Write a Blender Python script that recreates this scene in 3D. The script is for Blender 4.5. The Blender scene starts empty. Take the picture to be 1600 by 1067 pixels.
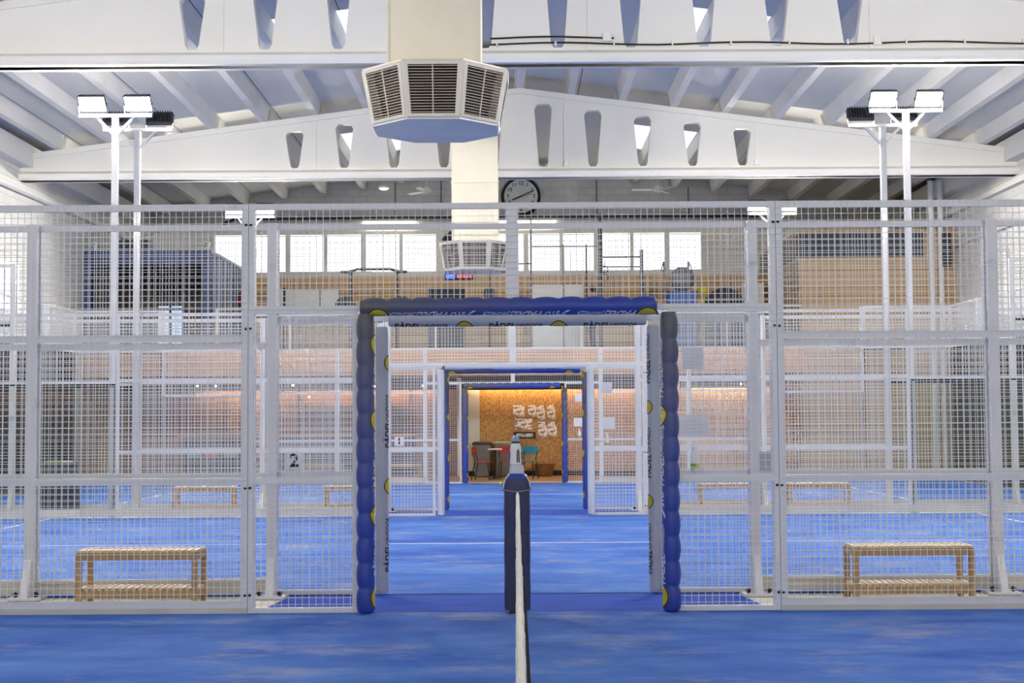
import bpy, bmesh, math, random
from mathutils import Matrix, Vector
random.seed(7)
PI = math.pi
sc = bpy.context.scene
COL = sc.collection

# ------------------------------------------------------------------ place
D1, D2, D3, D4, D5 = 11.15, 12.32, 22.30, 23.62, 33.60     # side fences, metres from the camera
B1, B2 = 21.3, 31.4                                          # roof beams
YB = 41.5                                                    # back wall
XL, XR, XC = -10.52, 10.82, 0.15                             # side walls, hall axis
ZM = 3.15                                                    # gallery floor
GC, GH = 0.035, 1.125                                        # gate axis, half width

# ------------------------------------------------------------------ colour and materials
def lin(c):
    c = c / 255.0
    return c / 12.92 if c <= 0.04045 else ((c + 0.055) / 1.055) ** 2.4
def rgb(r, g, b): return (lin(r), lin(g), lin(b), 1.0)

def newmat(name):
    m = bpy.data.materials.new(name); m.use_nodes = True
    nt = m.node_tree; nt.nodes.clear()
    out = nt.nodes.new('ShaderNodeOutputMaterial')
    return m, nt, out
def N(nt, t, **kw):
    n = nt.nodes.new(t)
    for k, v in kw.items(): setattr(n, k, v)
    return n
def coords(nt, scale=(1, 1, 1), rot=(0, 0, 0), kind='Object'):
    tc = N(nt, 'ShaderNodeTexCoord'); mp = N(nt, 'ShaderNodeMapping')
    mp.inputs['Scale'].default_value = scale; mp.inputs['Rotation'].default_value = rot
    nt.links.new(tc.outputs[kind], mp.inputs['Vector'])
    return mp.outputs['Vector']
def ramp(nt, src, stops):
    r = N(nt, 'ShaderNodeValToRGB')
    el = r.color_ramp.elements
    while len(el) > 1: el.remove(el[-1])
    el[0].position, el[0].color = stops[0]
    for p, c in stops[1:]:
        e = el.new(p); e.color = c
    nt.links.new(src, r.inputs['Fac'])
    return r.outputs['Color']
def noise(nt, vec, scale, detail=4, rough=0.55):
    n = N(nt, 'ShaderNodeTexNoise')
    n.inputs['Scale'].default_value = scale; n.inputs['Detail'].default_value = detail
    n.inputs['Roughness'].default_value = rough
    nt.links.new(vec, n.inputs['Vector'])
    return n.outputs['Fac']
def mixc(nt, fac, a, b, mode='MIX'):
    m = N(nt, 'ShaderNodeMix', data_type='RGBA', blend_type=mode)
    for sock, v in ((m.inputs['Factor'], fac), (m.inputs['A'], a), (m.inputs['B'], b)):
        pass
    fi, ai, bi = m.inputs[0], m.inputs[6], m.inputs[7]
    for s, v in ((fi, fac), (ai, a), (bi, b)):
        if hasattr(v, 'is_linked') or isinstance(v, bpy.types.NodeSocket): nt.links.new(v, s)
        else: s.default_value = v
    return m.outputs[2]
def princ(nt, out, color, rough=0.5, metal=0.0, spec=0.5, bump=None, bstr=0.2, bdist=0.01):
    p = N(nt, 'ShaderNodeBsdfPrincipled')
    if isinstance(color, bpy.types.NodeSocket): nt.links.new(color, p.inputs['Base Color'])
    else: p.inputs['Base Color'].default_value = color
    p.inputs['Roughness'].default_value = rough; p.inputs['Metallic'].default_value = metal
    p.inputs['Specular IOR Level'].default_value = spec
    if bump is not None:
        b = N(nt, 'ShaderNodeBump'); b.inputs['Strength'].default_value = bstr; b.inputs['Distance'].default_value = bdist
        nt.links.new(bump, b.inputs['Height']); nt.links.new(b.outputs['Normal'], p.inputs['Normal'])
    nt.links.new(p.outputs[0], out.inputs['Surface'])
    return p
def plain(name, c, rough=0.5, metal=0.0, var=0.06, scale=4.0, stretch=(1, 1, 1), spec=0.5, bump=0.0):
    m, nt, out = newmat(name)
    f = noise(nt, coords(nt, stretch), scale)
    lo = tuple(max(0, x * (1 - var * 2)) for x in c[:3]) + (1,)
    hi = tuple(min(1, x * (1 + var * 2)) for x in c[:3]) + (1,)
    col = ramp(nt, f, [(0.25, lo), (0.75, hi)])
    princ(nt, out, col, rough, metal, spec, f if bump else None, bump, 0.01)
    return m
def emit(name, c, s):
    m, nt, out = newmat(name)
    e = N(nt, 'ShaderNodeEmission'); e.inputs['Color'].default_value = c; e.inputs['Strength'].default_value = s
    nt.links.new(e.outputs[0], out.inputs['Surface'])
    return m

M = {}
M['steel'] = plain('white_painted_steel', rgb(226, 227, 230), 0.42, 0, 0.02, 3)
M['wire'] = plain('white_wire', rgb(232, 232, 232), 0.45, 0, 0.01, 3)
M['black'] = plain('black_rubber', rgb(22, 22, 25), 0.6, 0, 0.1)
M['darkgrey'] = plain('dark_grey_metal', rgb(58, 60, 64), 0.5, 0.2, 0.08)
M['gym'] = plain('gym_black_steel', rgb(38, 40, 46), 0.45, 0.2, 0.08)
M['midgrey'] = plain('mid_grey_plastic', rgb(120, 122, 124), 0.55, 0, 0.05)
M['white'] = plain('white_plastic', rgb(236, 236, 234), 0.45, 0, 0.02)
M['paper'] = plain('white_paper', rgb(232, 232, 238), 0.6, 0, 0.02, 9)
M['galv'] = plain('galvanised_sheet', rgb(224, 220, 208), 0.35, 0.25, 0.05, 2.5)
M['duct'] = plain('cream_duct_sheet', rgb(248, 240, 220), 0.42, 0.3, 0.025, 1.5)
M['louver'] = plain('grey_louver', rgb(206, 198, 184), 0.5, 0.1, 0.06)
M['beam'] = plain('white_painted_concrete', rgb(236, 235, 230), 0.75, 0, 0.015, 0.9, bump=0.05)
M['rib'] = plain('painted_roof_rib', rgb(232, 230, 224), 0.8, 0, 0.04, 0.8)
M['concrete'] = plain('beige_concrete', rgb(216, 210, 194), 0.8, 0, 0.06, 1.5, bump=0.05)
M['kerb'] = plain('pale_kerb', rgb(206, 203, 196), 0.7, 0, 0.05, 2)
M['cream'] = plain('cream_sheet', rgb(222, 218, 205), 0.7, 0, 0.03, 1.2)
M['wood'] = plain('pale_bench_wood', rgb(222, 198, 156), 0.55, 0, 0.12, 6, (1.2, 9, 9))
M['woodframe'] = plain('bench_frame_wood', rgb(172, 142, 98), 0.55, 0, 0.12, 6, (9, 9, 1.5))
M['navy'] = plain('navy_counter_panel', rgb(44, 52, 82), 0.5, 0, 0.08)
M['brownwood'] = plain('brown_bar_wood', rgb(146, 106, 72), 0.55, 0, 0.15, 4, (1, 1, 6))
M['fascia'] = plain('orange_wood_fascia', rgb(208, 162, 120), 0.55, 0, 0.12, 3, (0.5, 1, 9))
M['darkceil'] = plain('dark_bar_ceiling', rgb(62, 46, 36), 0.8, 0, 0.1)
M['bartile'] = plain('brown_bar_floor', rgb(150, 118, 84), 0.5, 0, 0.08, 2)
M['containerblue'] = plain('blue_container_steel', rgb(52, 66, 106), 0.5, 0.1, 0.08, 3)
M['containerside'] = plain('grey_blue_container_side', rgb(104, 116, 146), 0.5, 0.1, 0.08, 3)
M['beigein'] = plain('beige_cabin_interior', rgb(140, 134, 118), 0.8, 0, 0.05)
M['red'] = plain('red_seat', rgb(164, 44, 32), 0.45, 0, 0.05)
M['teal'] = plain('teal_seat', rgb(30, 140, 160), 0.45, 0, 0.05)
M['redcloth'] = plain('red_cloth', rgb(150, 36, 42), 0.8, 0, 0.1)
M['bluecloth'] = plain('blue_cloth', rgb(40, 84, 190), 0.8, 0, 0.1)
M['bluebox'] = plain('blue_box', rgb(34, 78, 160), 0.5, 0, 0.05)
M['green'] = plain('green_paint', rgb(120, 190, 150), 0.5, 0, 0.05)
M['salmon'] = plain('salmon_paint', rgb(220, 110, 96), 0.5, 0, 0.05)
M['lime'] = plain('lime_green', rgb(150, 180, 40), 0.5, 0, 0.08)
M['yellow'] = plain('yellow_print', rgb(196, 182, 48), 0.5, 0, 0.05)
M['ball'] = plain('tennis_ball_felt', rgb(206, 226, 44), 0.9, 0, 0.06, 60)
M['binlid'] = plain('grey_green_lid', rgb(124, 132, 96), 0.55, 0, 0.05)
M['binbody'] = plain('grey_bin_plastic', rgb(120, 122, 116), 0.55, 0, 0.05)
M['wicker'] = plain('wicker', rgb(130, 92, 52), 0.8, 0, 0.3, 30, (1, 1, 3), bump=0.4)
M['skin'] = plain('skin', rgb(206, 158, 130), 0.6, 0, 0.03)
M['hair'] = plain('dark_hair', rgb(34, 26, 24), 0.7, 0, 0.1)
M['tshirt'] = plain('black_tshirt', rgb(30, 32, 40), 0.85, 0, 0.08)
M['trousers'] = plain('dark_trousers', rgb(44, 46, 56), 0.85, 0, 0.08)
M['padnavy'] = plain('navy_post_padding', rgb(50, 56, 92), 0.5, 0, 0.1, 6)
M['padblue'] = plain('blue_post_cap', rgb(36, 66, 160), 0.45, 0, 0.05)
M['padgrey'] = plain('grey_padding', rgb(172, 178, 190), 0.55, 0, 0.04, 5)
M['padpale'] = plain('pale_grey_padding', rgb(204, 208, 216), 0.55, 0, 0.03, 5)
M['ink'] = plain('black_print', rgb(28, 28, 36), 0.6, 0, 0.05)
M['whiteprint'] = plain('white_print', rgb(214, 216, 226), 0.6, 0, 0.02)
M['tape'] = plain('white_net_tape', rgb(236, 234, 226), 0.7, 0, 0.04, 20, bump=0.3)
M['netcord'] = plain('black_net_cord', rgb(18, 19, 24), 0.8, 0, 0.1)
M['clear'] = plain('blue_grey_clear_plastic', rgb(140, 152, 184), 0.25, 0, 0.1, 20)
M['poster'] = None
M['lamp'] = emit('floodlight_glow', (1.0, 0.94, 0.85, 1), 760.0)
M['lampdim'] = emit('floodlight_dimmed', (1.0, 0.94, 0.85, 1), 190.0)
M['tube'] = emit('fluorescent_tube', (1.0, 0.96, 0.78, 1), 9.0)
M['bulb'] = emit('warm_bulb', (1.0, 0.58, 0.24, 1), 200.0)
M['strip'] = emit('warm_strip', (1.0, 0.70, 0.36, 1), 62.0)
M['day'] = emit('daylit_window', (0.94, 0.97, 1.0, 1), 2.2)
M['ledblue'] = emit('led_blue', (0.05, 0.12, 1.0, 1), 2.5)
M['ledred'] = emit('led_red', (1.0, 0.10, 0.16, 1), 1.6)
M['screen'] = emit('lit_screen', (0.55, 0.72, 0.95, 1), 1.0)

def m_turf(name, base, light, sand):
    m, nt, out = newmat(name)
    f1 = noise(nt, coords(nt, (0.6, 1.1, 1)), 1.0, 8, 0.68)
    f2 = noise(nt, coords(nt, (0.8, 1.25, 1)), 1.15, 9, 0.72)
    f3 = noise(nt, coords(nt, (60, 60, 1)), 4, 2)
    c = ramp(nt, f1, [(0.34, base), (0.66, light)])
    s = ramp(nt, f2, [(0.52, (0, 0, 0, 1)), (0.72, (.8, .8, .8, 1))])
    c = mixc(nt, s, c, sand)
    g = ramp(nt, f3, [(0.3, (0.82, 0.82, 0.82, 1)), (0.7, (1.1, 1.1, 1.1, 1))])
    c = mixc(nt, 1.0, c, g, 'MULTIPLY')
    princ(nt, out, c, 0.9, 0, 0.15, f3, 0.3, 0.01)
    return m
M['turf'] = m_turf('blue_turf', rgb(52, 96, 188), rgb(92, 136, 212), rgb(160, 164, 188))
M['mat'] = plain('deep_blue_mat', rgb(46, 80, 180), 0.85, 0, 0.1, 2, (1, 4, 1), spec=0.15)
M['line'] = plain('white_line', rgb(226, 230, 238), 0.85, 0, 0.04, 9)

def m_pad(name, grey, blue):
    m, nt, out = newmat(name)
    tc = N(nt, 'ShaderNodeTexCoord'); sp = N(nt, 'ShaderNodeSeparateXYZ')
    nt.links.new(tc.outputs['Generated'], sp.inputs[0])
    c = ramp(nt, sp.outputs[2], [(0.30, blue), (0.62, tuple(0.5 * (a + b) for a, b in zip(grey, blue))), (0.97, grey)])
    f = noise(nt, coords(nt), 14, 4)
    princ(nt, out, c, 0.42, 0, 0.5, f, 0.25, 0.01)
    return m
M['pad'] = m_pad('printed_padding', rgb(88, 88, 98), rgb(44, 66, 158))

def m_osb():
    m, nt, out = newmat('oriented_strand_board')
    v = coords(nt, (22, 22, 13), (0.3, 0.5, 0.2))
    vo = N(nt, 'ShaderNodeTexVoronoi'); vo.inputs['Scale'].default_value = 2.2
    n1 = N(nt, 'ShaderNodeTexNoise'); n1.inputs['Scale'].default_value = 1.2
    nt.links.new(v, n1.inputs['Vector'])
    va = N(nt, 'ShaderNodeVectorMath', operation='MULTIPLY_ADD')
    nt.links.new(n1.outputs['Color'], va.inputs[0]); va.inputs[1].default_value = (1.6, 1.6, 1.6); nt.links.new(v, va.inputs[2])
    nt.links.new(va.outputs[0], vo.inputs['Vector'])
    sp = N(nt, 'ShaderNodeSeparateColor'); nt.links.new(vo.outputs['Color'], sp.inputs[0])
    c = ramp(nt, sp.outputs[0], [(0.0, rgb(140, 98, 52)), (0.3, rgb(172, 126, 70)), (0.65, rgb(188, 142, 84)), (1.0, rgb(206, 166, 108))])
    princ(nt, out, c, 0.65)
    return m
M['osb'] = m_osb()

def m_plank(name, ph, axis, cols, knots=0.5):
    m, nt, out = newmat(name)
    tc = N(nt, 'ShaderNodeTexCoord'); sp = N(nt, 'ShaderNodeSeparateXYZ'); nt.links.new(tc.outputs['Object'], sp.inputs[0])
    h = sp.outputs[2]
    dv = N(nt, 'ShaderNodeMath', operation='DIVIDE'); nt.links.new(h, dv.inputs[0]); dv.inputs[1].default_value = ph
    fl = N(nt, 'ShaderNodeMath', operation='FLOOR'); nt.links.new(dv.outputs[0], fl.inputs[0])
    wn = N(nt, 'ShaderNodeTexWhiteNoise', noise_dimensions='1D'); nt.links.new(fl.outputs[0], wn.inputs['W'])
    st = {'x': (0.7, 0.7, 9), 'z': (9, 9, 0.7)}[axis]
    g = noise(nt, coords(nt, st), 2.0, 6, 0.65)
    mx = N(nt, 'ShaderNodeMath', operation='MULTIPLY_ADD'); nt.links.new(wn.outputs['Value'], mx.inputs[0]); mx.inputs[1].default_value = 0.45
    ad = N(nt, 'ShaderNodeMath', operation='MULTIPLY'); nt.links.new(g, ad.inputs[0]); ad.inputs[1].default_value = 0.7
    nt.links.new(ad.outputs[0], mx.inputs[2])
    c = ramp(nt, mx.outputs[0], [(0.15, cols[0]), (0.5, cols[1]), (0.9, cols[2])])
    k = noise(nt, coords(nt, (1.2, 1.2, 7)), 1.7, 3, 0.6)
    ks = ramp(nt, k, [(0.66, (0, 0, 0, 1)), (0.74, (knots, knots, knots, 1))])
    c = mixc(nt, ks, c, rgb(96, 60, 30))
    fr = N(nt, 'ShaderNodeMath', operation='FRACT'); nt.links.new(dv.outputs[0], fr.inputs[0])
    jn = N(nt, 'ShaderNodeMath', operation='LESS_THAN'); nt.links.new(fr.outputs[0], jn.inputs[0]); jn.inputs[1].default_value = 0.06
    c = mixc(nt, jn.outputs[0], c, rgb(104, 70, 38))
    princ(nt, out, c, 0.6)
    return m
M['plank'] = m_plank('horizontal_timber_planks', 0.21, 'x', (rgb(164, 130, 88), rgb(190, 160, 116), rgb(208, 182, 142)))
M['plankdark'] = m_plank('rough_timber_cladding', 0.24, 'x', (rgb(146, 110, 68), rgb(204, 168, 114), rgb(226, 194, 144)), 0.9)

def m_block():
    m, nt, out = newmat('white_painted_blockwork')
    tc = N(nt, 'ShaderNodeTexCoord'); sp = N(nt, 'ShaderNodeSeparateXYZ'); nt.links.new(tc.outputs['Object'], sp.inputs[0])
    ad = N(nt, 'ShaderNodeMath', operation='ADD'); nt.links.new(sp.outputs[0], ad.inputs[0]); nt.links.new(sp.outputs[1], ad.inputs[1])
    cb = N(nt, 'ShaderNodeCombineXYZ'); nt.links.new(ad.outputs[0], cb.inputs[0]); nt.links.new(sp.outputs[2], cb.inputs[1])
    br = N(nt, 'ShaderNodeTexBrick'); br.inputs['Scale'].default_value = 1.0
    br.inputs['Brick Width'].default_value = 0.4; br.inputs['Row Height'].default_value = 0.2; br.inputs['Mortar Size'].default_value = 0.008
    br.inputs['Color1'].default_value = rgb(226, 226, 222); br.inputs['Color2'].default_value = rgb(220, 220, 216); br.inputs['Mortar'].default_value = rgb(200, 200, 196)
    nt.links.new(cb.outputs[0], br.inputs['Vector'])
    princ(nt, out, br.outputs['Color'], 0.8)
    return m
M['block'] = m_block()

def m_roof():
    m, nt, out = newmat('grey_roof_panels')
    tc = N(nt, 'ShaderNodeTexCoord'); sp = N(nt, 'ShaderNodeSeparateXYZ'); nt.links.new(tc.outputs['Object'], sp.inputs[0])
    ad = N(nt, 'ShaderNodeMath', operation='ADD'); nt.links.new(sp.outputs[0], ad.inputs[0]); ad.inputs[1].default_value = 40.33
    dv = N(nt, 'ShaderNodeMath', operation='DIVIDE'); nt.links.new(ad.outputs[0], dv.inputs[0]); dv.inputs[1].default_value = 2.2
    fr = N(nt, 'ShaderNodeMath', operation='FRACT'); nt.links.new(dv.outputs[0], fr.inputs[0])
    jn = N(nt, 'ShaderNodeMath', operation='LESS_THAN'); nt.links.new(fr.outputs[0], jn.inputs[0]); jn.inputs[1].default_value = 0.008
    f = noise(nt, coords(nt, (0.8, 0.25, 1)), 1.2, 3)
    c = ramp(nt, f, [(0.3, rgb(206, 206, 202)), (0.7, rgb(222, 221, 216))])
    c = mixc(nt, jn.outputs[0], c, rgb(52, 52, 58))
    princ(nt, out, c, 0.75)
    return m
M['roof'] = m_roof()

def m_sky():
    m, nt, out = newmat('translucent_skylight')
    w = N(nt, 'ShaderNodeTexWave'); w.bands_direction = 'Y'; w.inputs['Scale'].default_value = 1.9; w.inputs['Distortion'].default_value = 0.4
    nt.links.new(coords(nt), w.inputs['Vector'])
    c = ramp(nt, w.outputs['Fac'], [(0.0, (0.75, 0.80, 0.92, 1)), (1.0, (0.95, 0.98, 1.0, 1))])
    e = N(nt, 'ShaderNodeEmission'); e.inputs['Strength'].default_value = 1.35; nt.links.new(c, e.inputs['Color'])
    nt.links.new(e.outputs[0], out.inputs['Surface'])
    return m
M['skylight'] = m_sky()

def m_glass(name, tint):
    m, nt, out = newmat(name)
    t = N(nt, 'ShaderNodeBsdfTransparent'); t.inputs[0].default_value = tint
    g = N(nt, 'ShaderNodeBsdfGlossy'); g.inputs['Roughness'].default_value = 0.02
    fr = N(nt, 'ShaderNodeFresnel'); fr.inputs['IOR'].default_value = 1.45
    mx = N(nt, 'ShaderNodeMixShader')
    nt.links.new(fr.outputs[0], mx.inputs[0]); nt.links.new(t.outputs[0], mx.inputs[1]); nt.links.new(g.outputs[0], mx.inputs[2])
    nt.links.new(mx.outputs[0], out.inputs['Surface'])
    return m
M['glass'] = m_glass('toughened_glass', (0.95, 0.975, 0.975, 1))
M['darkglass'] = plain('dark_window_glass', rgb(58, 66, 74), 0.15, 0, 0.08, 1.5)

def m_poster():
    m, nt, out = newmat('glossy_photo_prints')
    f = noise(nt, coords(nt, (5, 5, 9)), 1.3, 5, 0.65)
    c = ramp(nt, f, [(0.36, rgb(84, 62, 54)), (0.45, rgb(160, 120, 100)), (0.52, rgb(240, 236, 232)), (0.72, rgb(250, 248, 246))])
    princ(nt, out, c, 0.3)
    return m
M['poster'] = m_poster()

# ------------------------------------------------------------------ mesh builder
class MB:
    def __init__(s): s.v, s.f, s.m = [], [], []
    def add(s, vs, fs, mi=0):
        b = len(s.v); s.v += [tuple(p) for p in vs]; s.f += [tuple(b + i for i in q) for q in fs]; s.m += [mi] * len(fs)
        return s
    def box(s, x0, x1, y0, y1, z0, z1, mi=0, bev=0.0):
        if bev:
            pts = [(x0 + bev, y0), (x1 - bev, y0), (x1, y0 + bev), (x1, y1 - bev), (x1 - bev, y1), (x0 + bev, y1), (x0, y1 - bev), (x0, y0 + bev)]
            return s.prism([(a, b) for a, b in pts], z0, z1, mi)
        vs = [(x0, y0, z0), (x1, y0, z0), (x1, y1, z0), (x0, y1, z0), (x0, y0, z1), (x1, y0, z1), (x1, y1, z1), (x0, y1, z1)]
        return s.add(vs, [(0, 3, 2, 1), (4, 5, 6, 7), (0, 1, 5, 4), (1, 2, 6, 5), (2, 3, 7, 6), (3, 0, 4, 7)], mi)
    def prism(s, pts, a0, a1, mi=0, axis='z'):
        n = len(pts)
        def P(p, a): return {'z': (p[0], p[1], a), 'y': (p[0], a, p[1]), 'x': (a, p[0], p[1])}[axis]
        vs = [P(p, a0) for p in pts] + [P(p, a1) for p in pts]
        fs = [tuple(range(n))[::-1], tuple(range(n, 2 * n))] + [(i, (i + 1) % n, n + (i + 1) % n, n + i) for i in range(n)]
        return s.add(vs, fs, mi)
    def bar(s, p, q, w, h=None, mi=0, up=(0, 0, 1)):
        h = h or w; p, q = Vector(p), Vector(q); d = (q - p).normalized(); u = Vector(up)
        if abs(d.dot(u)) > 0.99: u = Vector((0, 1, 0))
        a = d.cross(u).normalized(); b = a.cross(d)
        vs = []
        for c in (p, q):
            for sa, sb in ((-1, -1), (1, -1), (1, 1), (-1, 1)): vs.append(c + a * sa * w / 2 + b * sb * h / 2)
        return s.add(vs, [(0, 1, 2, 3), (7, 6, 5, 4), (0, 4, 5, 1), (1, 5, 6, 2), (2, 6, 7, 3), (3, 7, 4, 0)], mi)
    def tube(s, pts, r, n=10, mi=0, caps=True):
        pts = [Vector(p) for p in pts]; rs = r if isinstance(r, (list, tuple)) else [r] * len(pts)
        vs = []; prev = None
        for i, p in enumerate(pts):
            d = (pts[min(i + 1, len(pts) - 1)] - pts[max(i - 1, 0)]).normalized()
            a = d.cross(Vector((0, 0, 1))) if prev is None else prev - d * prev.dot(d)
            if a.length < 1e-4: a = d.cross(Vector((1, 0, 0)))
            a.normalize(); prev = a; b = d.cross(a)
            for k in range(n):
                t = 2 * PI * k / n; vs.append(p + (a * math.cos(t) + b * math.sin(t)) * rs[i])
        fs = []
        for i in range(len(pts) - 1):
            for k in range(n):
                fs.append((i * n + k, i * n + (k + 1) % n, (i + 1) * n + (k + 1) % n, (i + 1) * n + k))
        if caps: fs += [tuple(range(n))[::-1], tuple(range((len(pts) - 1) * n, len(pts) * n))]
        return s.add(vs, fs, mi)
    def lathe(s, prof, n=20, c=(0, 0, 0), mi=0, axis='z'):
        vs = []
        for r, z in prof:
            for k in range(n):
                t = 2 * PI * k / n; x, y = r * math.cos(t), r * math.sin(t)
                vs.append({'z': (c[0] + x, c[1] + y, c[2] + z), 'y': (c[0] + x, c[1] + z, c[2] + y)}[axis])
        fs = []
        for i in range(len(prof) - 1):
            for k in range(n): fs.append((i * n + k, i * n + (k + 1) % n, (i + 1) * n + (k + 1) % n, (i + 1) * n + k))
        fs += [tuple(range(n))[::-1], tuple(range((len(prof) - 1) * n, len(prof) * n))]
        return s.add(vs, fs, mi)
    def ball(s, c, r, n=14, mi=0, sz=1.0):
        k = n // 2
        prof = [(max(1e-4, r * math.sin(PI * i / k)), -r * sz * math.cos(PI * i / k)) for i in range(k + 1)]
        return s.lathe(prof, n, c, mi)
    def mesh(s, name):
        me = bpy.data.meshes.new(name); me.from_pydata(s.v, [], s.f); me.update()
        return me
    def build(s, name, mat, parent=None, smooth=False, loc=None, bevel=0):
        me = s.mesh(name)
        for m in (mat if isinstance(mat, (list, tuple)) else [mat]): me.materials.append(m)
        for p, mi in zip(me.polygons, s.m): p.material_index = mi
        bm = bmesh.new(); bm.from_mesh(me); bmesh.ops.recalc_face_normals(bm, faces=bm.faces); bm.to_mesh(me); bm.free()
        return link(name, me, parent, smooth, loc, bevel)
def link(name, me, parent=None, smooth=False, loc=None, bevel=0):
    o = bpy.data.objects.new(name, me); COL.objects.link(o)
    if smooth:
        for p in me.polygons: p.use_smooth = True
        me.set_sharp_from_angle(angle=math.radians(40))
    if bevel:
        b = o.modifiers.new('bevel', 'BEVEL'); b.width = bevel; b.segments = 2; b.limit_method = 'ANGLE'
    if parent: o.parent = parent
    if loc: o.location = loc
    return o
def thing(name, label, cat, loc=(0, 0, 0), rz=0.0, group=None):
    o = bpy.data.objects.new(name, None); COL.objects.link(o); o.empty_display_size = 0.1
    o.location = loc; o.rotation_euler = (0, 0, rz)
    return tag(o, label, cat, group)
def tag(o, label, cat, group=None, kind=None):
    o['label'] = label; o['category'] = cat
    if group: o['group'] = group
    if kind: o['kind'] = kind
    return o
def struct(o, label=None, cat=None):
    o['kind'] = 'structure'
    if label: o['label'] = label
    if cat: o['category'] = cat
    return o
def kids(o): return [c for c in bpy.data.objects if c.parent == o]
def dup(o, parent=None):
    c = o.copy(); COL.objects.link(c); c.parent = parent
    for ch in kids(o): dup(ch, c)
    return c
def dupt(o, loc, rz=None, label=None, group=None):
    c = dup(o); c.location = loc
    if rz is not None: c.rotation_euler = (0, 0, rz)
    if label: c['label'] = label
    if group: c['group'] = group
    return c

def rrect(w, d, z, n=6, c=.05):
    ps = []
    for cx, cy, a0 in ((w / 2 - c, d / 2 - c, 0), (-w / 2 + c, d / 2 - c, 90), (-w / 2 + c, -d / 2 + c, 180), (w / 2 - c, -d / 2 + c, 270)):
        for i in range(n): a = math.radians(a0 + 90 * i / (n - 1)); ps.append((cx + c * math.cos(a), cy + c * math.sin(a), z))
    return ps
def loft(mb, rings, mi=0):
    n = len(rings[0]); vs = [p for r in rings for p in r]
    fs = [(i * n + a, i * n + (a + 1) % n, (i + 1) * n + (a + 1) % n, (i + 1) * n + a) for i in range(len(rings) - 1) for a in range(n)]
    fs += [tuple(range(n))[::-1], tuple(range((len(rings) - 1) * n, len(rings) * n))]
    return mb.add(vs, fs, mi)

# ------------------------------------------------------------------ lettering
def text_mesh(body, size, bold=0.0, shear=0.0, xs=1.0):
    cu = bpy.data.curves.new('lettering', 'FONT'); cu.body = body; cu.size = size; cu.offset = bold * size; cu.shear = shear
    cu.align_x = 'CENTER'; cu.align_y = 'CENTER'; cu.resolution_u = 3
    ob = bpy.data.objects.new('lettering', cu); COL.objects.link(ob)
    bpy.context.view_layer.update()
    me = bpy.data.meshes.new_from_object(ob.evaluated_get(bpy.context.evaluated_depsgraph_get()))
    bpy.data.objects.remove(ob); bpy.data.curves.remove(cu)
    for v in me.vertices: v.co.x *= xs
    return me
def sliced(me, step_x, step_y):
    bm = bmesh.new(); bm.from_mesh(me)
    if bm.verts:
        for ax, st in ((0, step_x), (1, step_y)):
            lo = min(v.co[ax] for v in bm.verts); hi = max(v.co[ax] for v in bm.verts)
            a = lo + st
            while a < hi:
                no = Vector((1, 0, 0)) if ax == 0 else Vector((0, 1, 0)); co = no * a
                bmesh.ops.bisect_plane(bm, geom=bm.verts[:] + bm.edges[:] + bm.faces[:], plane_co=co, plane_no=no)
                a += st
    bm.to_mesh(me); bm.free()
    return me
def wrap(me, rfun, u0, ang0, flip=1, turn=False):
    """lay a flat print on a sleeve that runs along local z; u along the sleeve, v round it"""
    for v in me.vertices:
        x, y = v.co.x, v.co.y
        u = u0 + flip * x; a = ang0 - flip * y / rfun(u, ang0)
        r = rfun(u, a) + 0.0025
        v.co = (r * math.cos(a), r * math.sin(a), u)
    me.update(); return me
def disc_mesh(r0, r1, n=28):
    bm = bmesh.new()
    if r0 <= 0:
        vs = [bm.verts.new((r1 * math.cos(2 * PI * k / n), r1 * math.sin(2 * PI * k / n), 0)) for k in range(n)]; bm.faces.new(vs)
    else:
        a = [bm.verts.new((r0 * math.cos(2 * PI * k / n), r0 * math.sin(2 * PI * k / n), 0)) for k in range(n)]
        b = [bm.verts.new((r1 * math.cos(2 * PI * k / n), r1 * math.sin(2 * PI * k / n), 0)) for k in range(n)]
        for k in range(n): bm.faces.new((a[k], a[(k + 1) % n], b[(k + 1) % n], b[k]))
    me = bpy.data.meshes.new('disc'); bm.to_mesh(me); bm.free(); return me
def join_meshes(mes):
    bm = bmesh.new()
    for m in mes: bm.from_mesh(m)
    me = bpy.data.meshes.new('print'); bm.to_mesh(me); bm.free(); return me
def flat_text(body, size, mat, parent, loc, rot, name='lettering', bold=0.02, shear=0.0):
    me = text_mesh(body, size, bold, shear); me.materials.clear(); me.materials.append(mat)
    o = link(name, me, parent); o.location = loc; o.rotation_euler = rot
    return o
FRONT = (PI / 2, 0, 0)

# ------------------------------------------------------------------ setting
def quad(name, vs, mat): return MB().add(vs, [tuple(range(len(vs)))]).build(name, mat)
struct(MB().box(-13, 13, -8, 34.6, -0.3, 0.0).build('floor', M['concrete']), 'beige concrete floor of the sports hall', 'floor')
struct(MB().box(-13, 13, 34.6, YB, -0.3, 0.002).build('floor_bar', M['bartile']), 'brown floor of the bar under the gallery', 'floor')
ZE, ZR = 7.16, 8.54
SL = (ZR - ZE) / 10.67
def zroof(x): return ZR - SL * abs(x - XC)
struct(MB().box(XL - 0.3, XL, -8, YB + .3, 0, ZE + 0.25).build('wall_left', M['block']), 'white blockwork wall at the left side', 'wall')
struct(MB().box(XR, XR + 0.3, -8, YB + .3, 0, ZE + 0.25).build('wall_right', M['block']), 'white blockwork wall at the right side', 'wall')
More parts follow.
